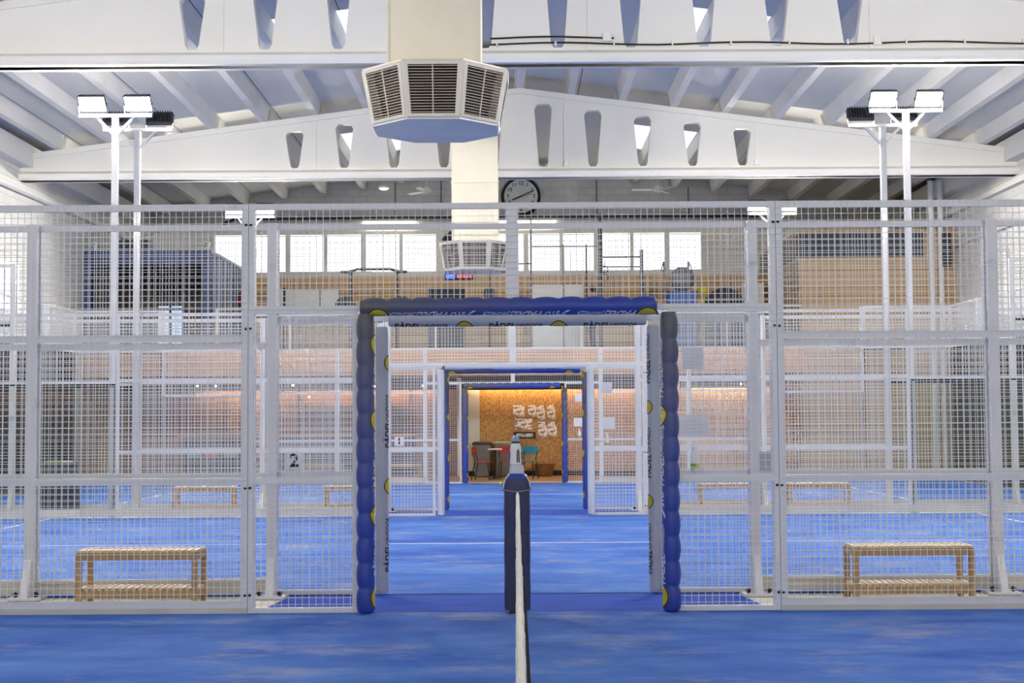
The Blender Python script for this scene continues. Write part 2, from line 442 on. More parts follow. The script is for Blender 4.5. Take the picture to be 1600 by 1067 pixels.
# back wall with two long openings closed by the windows
W1 = (-8.47, -2.07); W2 = (-1.6, 5.38); WZ = (5.60, 6.76)
bw = MB()
pts = [(XL, ZM), (XR, ZM), (XR, WZ[0]), (XL, WZ[0])]
bw.prism(pts, YB, YB + .3, 0, 'y')
for a, b in ((XL, W1[0]), (W1[1], W2[0]), (W2[1], XR)): bw.box(a, b, YB, YB + .3, WZ[0], WZ[1])
bw.prism([(XL, WZ[1]), (XR, WZ[1]), (XR, ZE + .3), (XC, ZR + .3), (XL, ZE + .3)], YB, YB + .3, 0, 'y')
struct(bw.build('wall_back', M['block']), 'white blockwork gable wall behind the gallery gym', 'wall')
struct(MB().box(W2[1] + .05, 7.0, YB - .04, YB, 5.7, 6.95).build('trim_1', M['cream']), 'cream sheet panel right of the long window', 'panel')
def window(i, x0, x1, n):
    fr = MB(); w = x1 - x0
    fr.box(x0, x1, YB - .05, YB + .1, WZ[0] - .05, WZ[0] + .05); fr.box(x0, x1, YB - .05, YB + .1, WZ[1] - .05, WZ[1] + .04)
    for k in range(n + 1):
        x = x0 + w * k / n; hw = 0.07 if k % 2 == 0 else 0.05
        fr.box(x - hw, x + hw, YB - .05, YB + .1, WZ[0] + .05, WZ[1] - .05)
    o = struct(fr.build('window_%d' % i, M['cream']), ['', 'long daylit window strip on the left of the back wall', 'long daylit window strip on the right of the back wall'][i], 'window')
    for k in range(n):
        MB().box(x0 + w * k / n + .05, x0 + w * (k + 1) / n - .05, YB + .02, YB + .04, WZ[0] + .05, WZ[1] - .05).build('pane', M['day'], o)
window(1, W1[0], W1[1], 6); window(2, W2[0], W2[1], 7)
# roof sheets with openings filled by skylights
SKY = [(-4.35, -2.25), (2.35, 4.45)]
YS = [(24.8, 27.8), (34.9, 37.9), (14.6, 17.6), (4.5, 7.5)]
def roofq(mb, x0, x1, y0, y1, dz=0.0):
    mb.add([(x0, y0, zroof(x0) + .3 + dz), (x1, y0, zroof(x1) + .3 + dz), (x1, y1, zroof(x1) + .3 + dz), (x0, y1, zroof(x0) + .3 + dz),
            (x0, y0, zroof(x0) + .36 + dz), (x1, y0, zroof(x1) + .36 + dz), (x1, y1, zroof(x1) + .36 + dz), (x0, y1, zroof(x0) + .36 + dz)],
           [(0, 3, 2, 1), (4, 5, 6, 7), (0, 1, 5, 4), (1, 2, 6, 5), (2, 3, 7, 6), (3, 0, 4, 7)])
rf = MB(); ys = sorted(YS)
for x0, x1 in ((XL - .3, SKY[0][0]), (SKY[0][1], XC), (XC, SKY[1][0]), (SKY[1][1], XR + .3)): roofq(rf, x0, x1, -8, YB + .3)
for x0, x1 in SKY:
    y = -8
    for a, b in ys: roofq(rf, x0, x1, y, a); y = b
    roofq(rf, x0, x1, y, YB + .3)
roof = struct(rf.build('ceiling', M['roof']), 'pale grey panelled gable roof of the hall', 'ceiling')
k = 3
for (a, b) in YS[:2]:
    for (x0, x1) in SKY:
        s = MB(); roofq(s, x0, x1, a, b, .02)
        struct(s.build('window_%d' % k, M['skylight']), 'translucent corrugated skylight in the %s roof slope, %s the far roof beam' % ('left' if x0 < 0 else 'right', 'before' if a < 30 else 'behind'), 'skylight'); k += 1
for (a, b) in YS[2:]:
    for (x0, x1) in SKY:
        s = MB(); roofq(s, x0, x1, a, b, .02)
        struct(s.build('window_%d' % k, M['skylight'])); k += 1
for bay, (ya, yb) in enumerate(((-8, B1 - 10.1), (B1 - 10.1, B1), (B1, B2), (B2, YB))):
    for i in range(-9, 10):
        x = XC + 0.04 + i * 1.1
        if not XL + .2 < x < XR - .2: continue
        z = zroof(x) + .3
        MB().prism([(x - .075, z - .27), (x + .075, z - .27), (x + .13, z + .02), (x - .13, z + .02)], ya + .1, yb - .1, 0, 'y').build('rib', M['rib'], roof)

# big tapered concrete beams with slots
def roof_beam(Y, full, label):
    zb, zt = 6.62, 6.90
    cu = bpy.data.curves.new('beam', 'CURVE'); cu.dimensions = '2D'; cu.fill_mode = 'BOTH'; cu.extrude = 0.09
    def loop(ps):
        sp = cu.splines.new('POLY'); sp.points.add(len(ps) - 1)
        for p, q in zip(sp.points, ps): p.co = (q[0], q[1], 0, 1)
        sp.use_cyclic_u = True
    loop([(XL, zb), (XR, zb), (XR, zroof(XR)), (XC, zroof(XC)), (XL, zroof(XL))])
    for j in range(10):
        x = XC + (j - 4.5) * 1.066
        t = zroof(x) - 0.26; b = 6.86
        loop([(x - .1, b + .07), (x - .06, b), (x + .06, b), (x + .1, b + .07), (x + .19, t - .09), (x + .13, t), (x - .13, t), (x - .19, t - .09)])
    ob = bpy.data.objects.new('beam', cu); COL.objects.link(ob); bpy.context.view_layer.update()
    me = bpy.data.meshes.new_from_object(ob.evaluated_get(bpy.context.evaluated_depsgraph_get())); bpy.data.objects.remove(ob)
    for v in me.vertices: v.co = (v.co.x, Y - v.co.z, v.co.y)
    me.materials.clear(); me.materials.append(M['beam'])
    o = struct(link('roof_beam', me), label, 'roof beam')
    f = MB().prism([(Y - .2, zb), (Y + .2, zb), (Y + .22, zb + .05), (Y + .22, zb + .13), (Y + .09, zb + .2), (Y - .09, zb + .2), (Y - .22, zb + .13), (Y - .22, zb + .05)], XL, XR, 0, 'x')
    f.build('bottom_flange', M['beam'], o)
    t = MB()
    for xa, xb in ((XL, XC), (XC, XR)):
        t.add([(xa, Y - .13, zroof(xa) - .1), (xb, Y - .13, zroof(xb) - .1), (xb, Y + .13, zroof(xb) - .1), (xa, Y + .13, zroof(xa) - .1),
               (xa, Y - .13, zroof(xa) + .02), (xb, Y - .13, zroof(xb) + .02), (xb, Y + .13, zroof(xb) + .02), (xa, Y + .13, zroof(xa) + .02)],
              [(0, 3, 2, 1), (4, 5, 6, 7), (0, 1, 5, 4), (1, 2, 6, 5), (2, 3, 7, 6), (3, 0, 4, 7)])
    t.build('top_flange', M['beam'], o)
    for xs in (-4.36, 1.0, 5.1):
        MB().box(XC + xs - .03, XC + xs + .03, Y - .115, Y + .115, zb + .2, zroof(XC + xs) - .1).build('stiffener', M['beam'], o)
    return o
roof_beam(B1, True, 'nearest white concrete roof beam with tapered slots, cut by the top edge')
roof_beam(B2, True, 'far white tapered concrete roof beam with a peaked top and ten slots')
for nm, x, lab in (('trim_2', XL, 'left'), ('trim_3', XR, 'right')):
    s = 1 if x < 0 else -1
    struct(MB().box(min(x, x + s * .28), max(x, x + s * .28), B1, YB, 6.9, ZE + .2).box(min(x, x + s * .16), max(x, x + s * .16), B1, YB, 6.38, 6.5).build(nm, M['beam']), 'white ledge along the top of the %s wall' % lab, 'ledge')

# gallery, bar and timber room
struct(MB().box(XL, 7.0, 35.25, YB, ZM - .14, ZM).build('gallery_floor', M['cream']), 'gallery floor slab carrying the gym', 'floor')
struct(MB().box(XL, 7.0, 35.12, 35.25, 2.52, ZM - .02).build('gallery_fascia', M['fascia']), 'orange timber fascia under the gallery edge', 'fascia')
struct(MB().box(XL, 7.0, 35.25, YB, 2.55, ZM - .16).build('ceiling_bar', M['darkceil']), 'dark ceiling of the bar', 'ceiling')
struct(MB().box(-1.35, 4.2, 38.4, 38.5, 0, 2.55).build('wall_bar', M['osb']), 'strand board wall of the bar', 'wall')
struct(MB().box(XL, -1.35, 39.4, 39.5, 0, 2.55).build('wall_bar_left', M['brownwood']), 'brown timber wall at the back of the bar', 'wall')
struct(MB().box(-1.45, -1.35, 38.4, 39.4, 0, 2.55).box(4.2, 4.3, 38.5, 39.4, 0, 2.55).build('wall_bar_return', M['cream']), 'cream wall return beside the strand board', 'wall')
struct(MB().box(4.3, 7.0, 38.9, 39.0, 0, 2.55).build('wall_bar_right', M['plankdark']), 'timber wall at the right of the bar', 'wall')
struct(MB().box(-1.3, 4.2, 38.37, 38.4, 0, .13).build('baseboard_back', M['black']), 'black skirting below the strand board wall', 'skirting')
struct(MB().box(-1.3, 4.2, 37.65, 37.75, 2.22, 2.55).build('trim_4', M['darkceil']), 'dark boxed soffit over the strand board wall', 'soffit')
struct(MB().box(XL, -1.5, 38.82, 38.92, 2.25, 2.55).build('trim_5', M['darkceil']), 'added dark soffit hiding the strip light before the brown bar wall', 'soffit')  # added soffit, keeps the glaring left strip tube out of view
struct(MB().box(4.35, 7.0, 38.42, 38.52, 2.25, 2.55).build('trim_6', M['darkceil']), 'added dark soffit hiding the strip light at the right of the bar', 'soffit')  # added likewise, to mask the right strip tube
struct(MB().box(-1.30, -.87, 38.3, 38.37, .13, 2.5).build('door_1', M['cream']), 'pale narrow door beside the strand board wall', 'door')
struct(MB().box(-10.4, -10.1, 34.3, 34.6, 0, 3.1).build('column_left', M['kerb']), 'pale concrete pillar beside the left wall', 'pillar')
tr = MB().box(7.0, XR, 35.8, 35.95, 0, 5.98).box(7.0, 7.15, 35.95, YB, 0, 5.98).box(7.0, XR, 35.8, YB, 5.98, 6.04)
tr = struct(tr.build('wall_timber', M['plank']), 'timber plank wall of the room on the right', 'wall')
wn = MB().box(7.05, 10.0, 35.76, 35.8, 5.40, 5.93)
wn = struct(wn.build('window_20', M['darkglass']), 'dark window band along the top of the timber wall', 'window')
mf = MB()
for x in (7.03, 7.3, 8.3, 9.3, 10.0): mf.box(x - .02, x + .02, 35.73, 35.8, 5.38, 5.96)
mf.box(7.0, 10.02, 35.73, 35.8, 5.36, 5.40); mf.box(7.0, 10.02, 35.73, 35.8, 5.93, 5.97); mf.build('window_frame', M['darkgrey'], wn)
sw = MB().box(6.96, 7.0, 36.0, 41.2, 5.40, 5.93)
struct(sw.build('window_21', M['darkglass']), 'dark side window of the timber room', 'window')
struct(MB().box(XL, 7.0, YB - .06, YB, ZM, 5.52).build('wall_cladding', M['plankdark']), 'rough timber cladding below the long windows', 'wall')
struct(MB().box(XL, XL + .04, 29.6, 31.2, 3.8, 4.8).build('window_22', M['day']), 'small bright window high on the left wall', 'window')

# ------------------------------------------------------------------ courts
def court(y0, y1, label):
    t = tag(MB().box(-10, 10, y0, y1, 0.0, 0.015).build('court_turf', M['turf']), label, 'court')
    ym = (y0 + y1) / 2
    MB().box(-6.95, 6.95, ym - .025, ym + .025, .0152, .017).build('centre_line', M['line'], t)
    for x in (-6.95, 6.95): MB().box(x - .025, x + .025, y0 + .02, y1 - .02, .0152, .017).build('service_line', M['line'], t)
court(D1 - 10, D1, 'blue artificial turf of the nearest court, in the foreground')
court(D2, D3, 'blue artificial turf of the middle court behind the first fences')
court(D4, D5, 'blue artificial turf of the farthest court in front of the bar')
for y0, y1, lab in ((D1 + .04, D2 - .04, 'deep blue mat across the walkway at the nearest blue gate'), (D3 + .04, D4 - .04, 'deep blue mat across the walkway at the farther gates'), (D5 + .02, D5 + .3, 'deep blue mat strip at the bar entrance')):
    a = 1.95
    m = MB().prism([(-a, y0), (a, y0), (a - .12, y1), (-a + .12, y1)] if y1 < 15 else [(-a, y0), (a, y0), (a, y1), (-a, y1)], 0.0, .012)
    tag(m.build('walkway_mat', M['mat']), lab, 'mat')

# ------------------------------------------------------------------ fences
WR = 0.0040
def wires(mb, x0, x1, z0, z1, y, pitch=.05):
    nx = max(1, round((x1 - x0) / pitch)); nz = max(1, round((z1 - z0) / pitch)); h = WR / 2
    for i in range(1, nx): x = x0 + (x1 - x0) * i / nx; mb.box(x - h, x + h, y - h, y + h, z0, z1)
    for i in range(1, nz): z = z0 + (z1 - z0) * i / nz; mb.box(x0, x1, y - h - WR, y + h - WR, z - h, z + h)
def rect(mb, x0, x1, z0, z1, w=.04, d=.02, rails=()):
    mb.box(x0, x0 + w, -d, d, z0, z1); mb.box(x1 - w, x1, -d, d, z0, z1)
    mb.box(x0 + w, x1 - w, -d, d, z0, z0 + w); mb.box(x0 + w, x1 - w, -d, d, z1 - w, z1)
    for z in rails: mb.box(x0 + w, x1 - w, -d, d, z - .026, z + .026)
PM = {}
def data(key, fill, mat):
    if key not in PM:
        mb = MB(); fill(mb); o = mb.build(key[0], mat); PM[key] = o.data; bpy.data.objects.remove(o)
    return PM[key]
ZT = 3.10
def panel(par, x0):
    p = link('mesh_panel', data(('mesh_panel',), lambda m: wires(m, 0, 2, .06, ZT, -.026), M['wire']), par); p.location = (x0, 0, 0)
    link('panel_frame', data(('panel_frame',), lambda m: rect(m, .002, 1.998, .055, ZT, .05, .02, (1.0, 2.08)), M['steel']), p)
def gpanel(par, s):
    e = GH + .05
    def w(m): wires(m, .05 - 2.05, -e, .03, ZT, -.026); wires(m, -e, 0, 2.3, ZT, -.026)
    def f(m):
        rect(m, -1.998, -e, .016, 2.3, .038, .02, (1.0,)); rect(m, -1.998, -.002, 2.28, ZT, .042, .02)
    p = link('mesh_panel', data(('gate_panel',), w, M['wire']), par); p.scale.x = s
    link('panel_frame', data(('gate_frame',), f, M['steel']), p)
def endpanel(par, x0, zg, zt):
    p = link('mesh_panel', data(('end', zg, zt), lambda m: wires(m, 0, 2, zg + .03, zt, -.026), M['wire']), par); p.location = (x0, 0, 0)
    link('panel_frame', data(('endframe', zg, zt), lambda m: rect(m, .002, 1.998, zg + .03, zt, .042, .02), M['steel']), p)
    g = link('glass_panel', data(('glass', zg), lambda m: m.box(.03, 1.97, -.006, .006, .1, zg), M['glass']), par); g.location = (x0, 0, 0)
    def gk(m): m.box(0, 2, -.014, .014, zg, zg + .03); m.box(0, .03, -.014, .014, .08, zg); m.box(1.97, 2, -.014, .014, .08, zg); m.box(0, 2, -.014, .014, .08, .1)
    link('gasket', data(('gasket', zg), gk, M['black']), g)
def post_fill(zt, s):
    def f(m):
        m.box(-.04, .04, s * .025, s * .105, .02, zt)
        if s < 0:
            m.prism([(s * .105, .02), (s * .105, .32), (s * .125, .32), (s * .23, .02)], -.03, .03, 0, 'x')
            m.box(-.13, .13, s * .025, s * .26, 0.005, .025)
        else: m.box(-.06, .06, s * .025, s * .13, 0.005, .025)
    return f
def fence(Y, s, xmax, label, masts=False):
    t = thing('court_fence', label, 'fence', (0, Y, 0))
    for x in (-6, -4, 2, 4): panel(t, x)
    gpanel(t, 1); gpanel(t, -1)
    if xmax > 6:
        endpanel(t, -8, 2.0, ZT); endpanel(t, 6, 2.0, ZT); endpanel(t, -10, 3.0, 4.0); endpanel(t, 8, 3.0, 4.0)
    for x in (-4, -2, 2, 4) + ((-8, 8, -10, 10) if xmax > 6 else ()):
        zt = 4.0 if abs(x) > 7 else ZT
        p = link('post', data(('post', zt, s), post_fill(zt, s), M['steel']), t); p.location = (x, 0, 0)
        for dx in (-.085, .085) if s < 0 else ():
            k = link('anchor_knob', data(('anchor_knob',), lambda m: m.ball((0, 0, 0), .024, 10), M['black']), p, True); k.location = (dx, s * .17, .047)
    for a, b in ((-xmax, -2.0), (2.0, xmax)):
        (MB().box(a, b, -.03, .03, 0.0, .055) if Y == D1 else MB().box(a, b, -.032, .032, .03, .145)).build('sole_plate', M['kerb'], t)
    MB().box(-.035, .035, .02, .06, 2.3, ZT).box(-.035, .035, -.022, .02, 2.32, ZT).build('lintel_post', M['steel'], t)
    if s > 0:
        for x in (-2, 2):
            for z in (.15, .95, 2.15, 2.94):
                for dx in (-.018, .018):
                    b = link('bolt', data(('bolt',), lambda m: m.lathe([(.009, 0), (.011, -.008), (.006, -.012)], 10, (0, 0, 0), 0, 'y'), M['black']), t)
                    b.location = (x + dx, -.02, z)
    return t
fence(D1, 1, 6, 'white mesh fence nearest the camera, with blue padded gate')
fence(D2, -1, 6, 'white mesh fence with grey padded gate and the number 2 plate')
fence(D3, 1, 10, 'white mesh fence on the far side of the middle court, pale padded gate')
fence(D4, -1, 10, 'white mesh fence with blue padded gate and the number 1 plate')
fence(D5, 1, 10, 'farthest white mesh fence, directly in front of the bar')
# glass end walls of the farthest court
for x, lab in ((-10, 'glass end wall of the farthest court beside the left wall'), (10, 'glass end wall of the farthest court beside the right wall')):
    t = thing('court_end_wall', lab, 'glass wall', (x, 0, 0))
    for k in range(5):
        y0 = D4 + .01 + k * 1.992
        g = MB().box(-.006, .006, y0 + .03, y0 + 1.96, .1, 3.0).build('glass_panel', M['glass'], t)
        MB().box(-.014, .014, y0, y0 + .03, .05, 3.0).box(-.014, .014, y0, y0 + 1.99, 3.0, 3.03).box(-.014, .014, y0, y0 + 1.99, .05, .1).build('gasket', M['black'], g)
        w = MB()
        nx = 40; h = WR / 2
        for i in range(1, nx): y = y0 + 1.99 * i / nx; w.box(-h, h, y - h, y + h, 3.05, 4.0)
        for i in range(1, 19): z = 3.05 + .05 * i; w.box(-h - WR, h - WR, y0, y0 + 1.99, z - h, z + h)
        p = w.build('mesh_panel', M['wire'], t)
        MB().box(-.02, .02, y0, y0 + 1.99, 3.04, 3.08).box(-.02, .02, y0, y0 + 1.99, 3.96, 4.0).box(-.02, .02, y0, y0 + .04, 3.08, 3.96).build('panel_frame', M['steel'], p)
    sgn = 1 if x > 0 else -1
    for k in range(1, 5):
        y = D4 + k * 1.992
        MB().box(sgn * .025, sgn * .105, y - .04, y + .04, 0, 4.0).build('post', M['steel'], t)

# ------------------------------------------------------------------ gate padding
def sleeve(label, L, r0, mat, loc, rot, bulge=.12, seg=.185, prints=(), outer=0.0, group=None, knob=False):
    t = thing('post_padding', label, 'padding'); t.location = loc; t.rotation_euler = rot
    if group: t['group'] = group
    def rf(u, a):
        o = .5 + .5 * math.cos(a - outer); k = bulge * (.25 + .75 * o)
        w = min(1.0, abs(math.sin(PI * u / seg)) + 1e-3) ** .45
        return r0 * (1 - k + k * w + .015 * math.sin(u * 9.7 + r0 * 40 + 2 * a))
    n = max(8, int(L / .0155)); na = 28; rings = []
    for i in range(n + 1):
        u = L * i / n; e = .86 if i in (0, n) else 1
        rings.append([(rf(u, 2 * PI * q / na) * e * math.cos(2 * PI * q / na), rf(u, 2 * PI * q / na) * e * math.sin(2 * PI * q / na), u) for q in range(na)])
    loft(MB(), rings).build('sleeve', mat, t, True)
    for body, size, u0, ang, flip, ink in prints:
        if body == 'BALL':
            y = wrap(sliced(disc_mesh(0, size, 28), .012, .006), rf, u0, ang, 1); y.materials.append(M['yellow'])
            for v in y.vertices: v.co = Vector((v.co.x, v.co.y, v.co.z))
            e = link('ball_emblem', y, t)
            ring = wrap(sliced(disc_mesh(size * .88, size, 28), .012, .006), lambda u, a: rf(u, a) + .001, u0, ang, 1); ring.materials.append(M['ink']); link('emblem_ring', ring, e)
            bar = MB().add([(-size * .6, -size * .1, 0), (size * .6, -size * .1, 0), (size * .6, size * .1, 0), (-size * .6, size * .1, 0)], [(0, 1, 2, 3)]).mesh('bar')
            bar = wrap(sliced(bar, .012, .006), lambda u, a: rf(u, a) + .001, u0, ang, 1); bar.materials.append(M['ink']); link('emblem_band', bar, e)
        elif body == 'TRI':
            me = MB().add([(-size, -size, 0), (-size * .2, -size, 0), (size, 0, 0), (size * .55, 0, 0), (-size, size, 0), (-size * .2, size, 0)], [(0, 1, 3), (1, 2, 3), (4, 3, 5), (5, 3, 2)]).mesh('tri')
            me = wrap(sliced(me, .012, .006), rf, u0, ang, flip); me.materials.append(ink); link('logo_mark', me, t)
        elif body == 'RING':
            me = wrap(sliced(join_meshes([disc_mesh(size * .72, size, 20)]), .012, .006), rf, u0, ang, flip); me.materials.append(ink); link('logo_mark', me, t)
        else:
            xs = {'IRUNELLA': .55, 'INDOOR': .62}.get(body, .9)
            me = sliced(text_mesh(body, size, .022 if xs > .8 else .008, .15, xs), .015, .006)
            me.materials.clear(); wrap(me, rf, u0, ang, flip); me.materials.append(ink); link('lettering', me, t)
    if knob: MB().ball((0, -.03, .02), .03, 10).build('knob', M['black'], t, True)
    return t
INK, WP = M['ink'], M['whiteprint']
def gate_pads(Y, zt, r, mat, kind, where):
    # angle in the sleeve's own xy plane: -90 deg faces the camera
    xl, xr = GC - GH - (.02 if kind == 'blue' else 0), GC + GH + (.02 if kind == 'blue' else .01)
    rad = math.radians
    base = .02 if kind == 'blue' else .03
    q = kind in ('blue', 'farblue')
    xa = xr - r - .03 if q else xr - r - .005; xb = xl - r * .6 if q else xl + r + .005
    sc_ = 206. if kind == 'blue' else 187.
    U = lambda px: xa - (px - 801) / sc_          # place along the lintel sleeve
    pl, pr, pt = [], [], []
    def word(lst, u, ang, ink, big=.075, small=.062, flip=1, second='IRUNELLA', first='PADEL'):
        d = 1 if flip > 0 else 1
        lst += [(first, big, u, ang, flip, ink), ('RING', .022, u + flip * .135, ang, flip, ink), (second, small, u + flip * .245, ang, flip, ink)]
    if kind == 'blue':
        for z in (.13, .74, 1.45, 2.02): pl.append(('BALL', .088, z - base, rad(16), 1, WP))
        for z in (.40, 1.06, 1.75): word(pl, z - base, rad(4), WP, .085, .075, 1, 'INDOOR', 'PÀDEL')
        for z in (.13, 1.48): pr.append(('BALL', .088, z - base, rad(-188), 1, WP))
        for z in (.33, 1.06, 1.72): word(pr, z - base, rad(-164), WP, .085, .07)
        for z in (.74, 1.40): pr += [('TRI', .034, z - base, rad(-165), 1, WP), ('STD', .07, z + .11 - base, rad(-163), 1, WP)]
        for k in (0, 1, 2):
            px = 678 + 146 * k
            word(pt, U(px), TOPA(-62), WP, .085, .07)
            if k < 2: pt += [('STD', .07, U(px + 39), TOPA(-62), 1, WP), ('TRI', .034, U(px + 60), TOPA(-62), 1, WP)]
        pt += [('BALL', .088, U(592), TOPA(-86), 1, WP), ('BALL', .088, U(1010), TOPA(-86), 1, WP)]
    elif kind == 'grey':
        for z in (.31, 1.33): word(pl, z - base, rad(-20), INK, .085, .075, 1, 'INDOOR', 'PÀDEL')
        for z in (.91, 1.93): pl.append(('BALL', .07, z - base, rad(6), 1, INK))
        for z in (.27, 1.06, 1.84): word(pr, z - base, rad(-150), INK, .075, .06)
        for z in (.77, 1.55): pr.append(('BALL', .06, z - base, rad(-170), 1, INK))
        for px in (637, 784, 931): word(pt, U(px), TOPA(-72), INK, .085, .075, -1, 'INDOOR', 'PÀDEL')
        for px in (726, 873): pt.append(('BALL', .075, U(px), TOPA(-92), 1, INK))
    elif kind == 'farblue':
        for z in (.2, .85, 1.5, 2.1):
            pl.append(('BALL', .085, z - base, rad(12), 1, WP)); pr.append(('BALL', .085, z - base + .06, rad(-190), 1, WP))
        pt += [('BALL', .085, .18, TOPA(-86), 1, WP), ('BALL', .085, 2.05, TOPA(-86), 1, WP)]
    elif kind == 'pale':
        for u in (.5, 1.5): word(pt, u, TOPA(-75), INK, .08, .07)
    q = kind in ('blue', 'farblue')
    bl, sg = (.30, .185) if q else (.03, .6)
    if q: r *= 1.1
    nm = {'blue': 'quilted blue', 'grey': 'grey printed', 'pale': 'pale grey', 'farblue': 'blue quilted'}[kind]
    sleeve('%s padding on the left gate post of %s' % (nm, where), zt - base + (.005 if q else -.01), r, mat, (xl, Y - .05, base), (0, 0, 0), bl, sg, pl, PI)
    sleeve('%s padding on the right gate post of %s' % (nm, where), zt - base + (.005 if q else -.01), r, mat, (xr, Y - .05, base), (0, 0, 0), bl, sg, pr, 0.0)
    # the top sleeve's +z end is its grey end, at the left
    sleeve('%s padding along the gate lintel of %s' % (nm, where), xa - xb, r, mat, (xa, Y - .055, zt + r * .85), (0, -PI / 2, 0), bl, sg,
           pt)
def TOPA(d): return math.radians(-90 + d)      # on the turned sleeve -90 faces the camera, below that its underside
gate_pads(D1, 2.25, .063, M['pad'], 'blue', 'the nearest fence')
gate_pads(D2, 2.24, .053, M['padgrey'], 'grey', 'the second fence')
gate_pads(D3, 2.22, .055, M['padpale'], 'pale', 'the third fence')
gate_pads(D4, 2.20, .062, M['pad'], 'farblue', 'the fourth fence')
gate_pads(D5, 2.17, .062, M['pad'], 'farblue', 'the fence at the bar')

# number plates, notices and dispensers on the entry fences
def plate(name, label, cat, x, y, z, w, h, mat=None, group=None):
    o = thing(name, label, cat, (x, y, z - h / 2), 0, group)
    MB().box(-w / 2, w / 2, -.004, .004, 0, h).build('plate' if cat == 'sign' else 'sheet', mat or M['paper'], o)
    return o
for Y, n, lab in ((D2, '2', 'white plate with a black number 2 on the grey gate fence'), (D4, '1', 'small white plate with a black number 1 on the distant fence')):
    o = plate('court_number_plate', lab, 'sign', -1.82, Y - .045, 1.12, .14, .145)
    flat_text(n, .15, M['ink'], o, (0.0, -.006, .0725), FRONT, 'numeral', .03)
    MB().box(-.05, .05, -.0072, -.0066, .068, .074).build('stencil_gap', M['paper'], o).rotation_euler = (0, 0.5, 0)
for Y, far in ((D2, 'on the grey gate fence'), (D4, 'on the distant fourth fence'), (D5, 'on the fence at the bar')):
    for z, w, h, lab in ((1.95, .18, .18, 'upper square white notice'), (1.39, .245, .185, 'lower wide white notice')):
        o = plate('notice', '%s %s, right of its gate' % (lab, far), 'notice', 1.5, Y - .037, z, w, h)
        for k in range(4): MB().box(-w * .38, w * .38 - .04 * (k % 2), -.0052, -.0045, h * (.22 + .16 * k), h * (.24 + .16 * k)).build('printed_line', M['padpale'], o)
    o = thing('sanitiser_bottle', 'white sanitiser bottle hung %s below the notices' % far, 'bottle', (1.5, Y - .068, 1.02))
    MB().lathe([(.03, 0), (.036, .01), (.036, .11), (.03, .14), (.014, .165), (.014, .18)], 16).build('bottle_body', M['white'], o, True)
    MB().lathe([(.0365, .02), (.0368, .021), (.0368, .06), (.0365, .061)], 16).build('bottle_label', M['lime'], o, True)
    MB().lathe([(.016, .18), (.016, .2), (.006, .205), (.006, .22)], 12).box(-.04, .008, -.006, .006, .215, .228).build('pump', M['white'], o, True)
    if Y != D5:
        plate('grey_plate', 'small grey plate %s at the right fence post' % far, 'sign', 2.1, Y - .115, 1.1, .13, .15, M['padgrey'])

# ------------------------------------------------------------------ net of the nearest court
XN = 0.008
t = thing('tennis_net', 'black court net with white top tape running from the foreground to its post', 'net', (XN, 0, 0), -.002)
YN0, YN1 = 1.3, D1 - .16
def ztape(y):
    u = (y - YN0) / (YN1 - YN0); return .905 - .05 * 4 * u * (1 - u) * .8
tp = MB(); n = 70; ring = []
for i in range(n + 1):
    y = YN0 + (YN1 - YN0) * i / n; z = ztape(y); j = .0015 * math.sin(i * 1.7) + .001 * math.sin(i * 4.1)
    w = .0115 + .0012 * math.sin(i * 2.3)
    prof = [(-w, -.05), (-w, -.006), (-w * .6, .006), (0, .009), (w * .6, .006), (w, -.006), (w, -.05)]
    ring.append([(a + j, y, z + b) for a, b in prof])
vs = [p for r in ring for p in r]; k = 7
tp.add(vs, [(i * k + a, i * k + (a + 1) % k, (i + 1) * k + (a + 1) % k, (i + 1) * k + a) for i in range(n) for a in range(k)] + [tuple(range(k)), tuple(range(n * k, n * k + k))])
tp.build('top_tape', M['tape'], t, True)
nm = MB(); h = .0014
def lean(z, y): return .012 + .052 * (1 - z / .87) * min(1, (YN1 - y) / .8 + .12)
ny = int((YN1 - YN0) / .045)
for i in range(ny + 1):
    y = YN0 + (YN1 - YN0) * i / ny; zt = ztape(y) - .045
    nm.bar((lean(zt, y), y, zt), (lean(.03, y), y, .03), .0028)
for jz in range(20):
    u = jz / 19
    for i in range(0, ny, 6):
        ya = YN0 + (YN1 - YN0) * i / ny; yb = YN0 + (YN1 - YN0) * min(ny, i + 6) / ny
        za = .03 + (ztape(ya) - .075) * u; zb = .03 + (ztape(yb) - .075) * u
        nm.bar((lean(za, ya), ya, za), (lean(zb, yb), yb, zb), .0028)
nm.build('netting', M['netcord'], t)
t = thing('net_post', 'navy padded net post standing in the middle of the blue gate', 'post', (.025, D1 - .06, 0))
rings = []
for i in range(23):
    z = .04 + .93 * i / 22; b = 1 - .03 * abs(math.cos(PI * z / .31))
    rings.append(rrect(.198 * b, .17 * b, z, 6, .045))
rings += [rrect(.188, .165, .985, 6, .045), rrect(.165, .15, 1.015, 6, .05)]
pd = loft(MB(), rings).build('padding', M['padnavy'], t, True)
se = MB()
for i in range(14): se.box(-.014, -.006, -.090, -.083, .10 + .06 * i, .14 + .06 * i)
se.build('lacing', M['black'], pd)
loft(MB(), [rrect(.166, .152, 1.012, 6, .05), rrect(.15, .14, 1.036, 6, .05), rrect(.118, .118, 1.05, 6, .045)]).build('cap', M['padblue'], t, True)
MB().tube([(-.103, -.088, .93), (0, -.094, .915), (.103, -.088, .93), (.105, .09, .935), (-.105, .09, .935), (-.103, -.088, .93)], .006, 8).build('strap', M['midgrey'], t, True)
for sx in (-1, 1): MB().tube([(sx * .1, -.075, .95), (sx * .093, -.08, .99), (sx * .08, -.075, 1.02), (sx * .055, -.06, 1.045)], .004, 8).build('piping', M['padpale'], t, True)
MB().box(-.06, .06, -.06, .06, .0, .045).build('base_plate', M['darkgrey'], t)
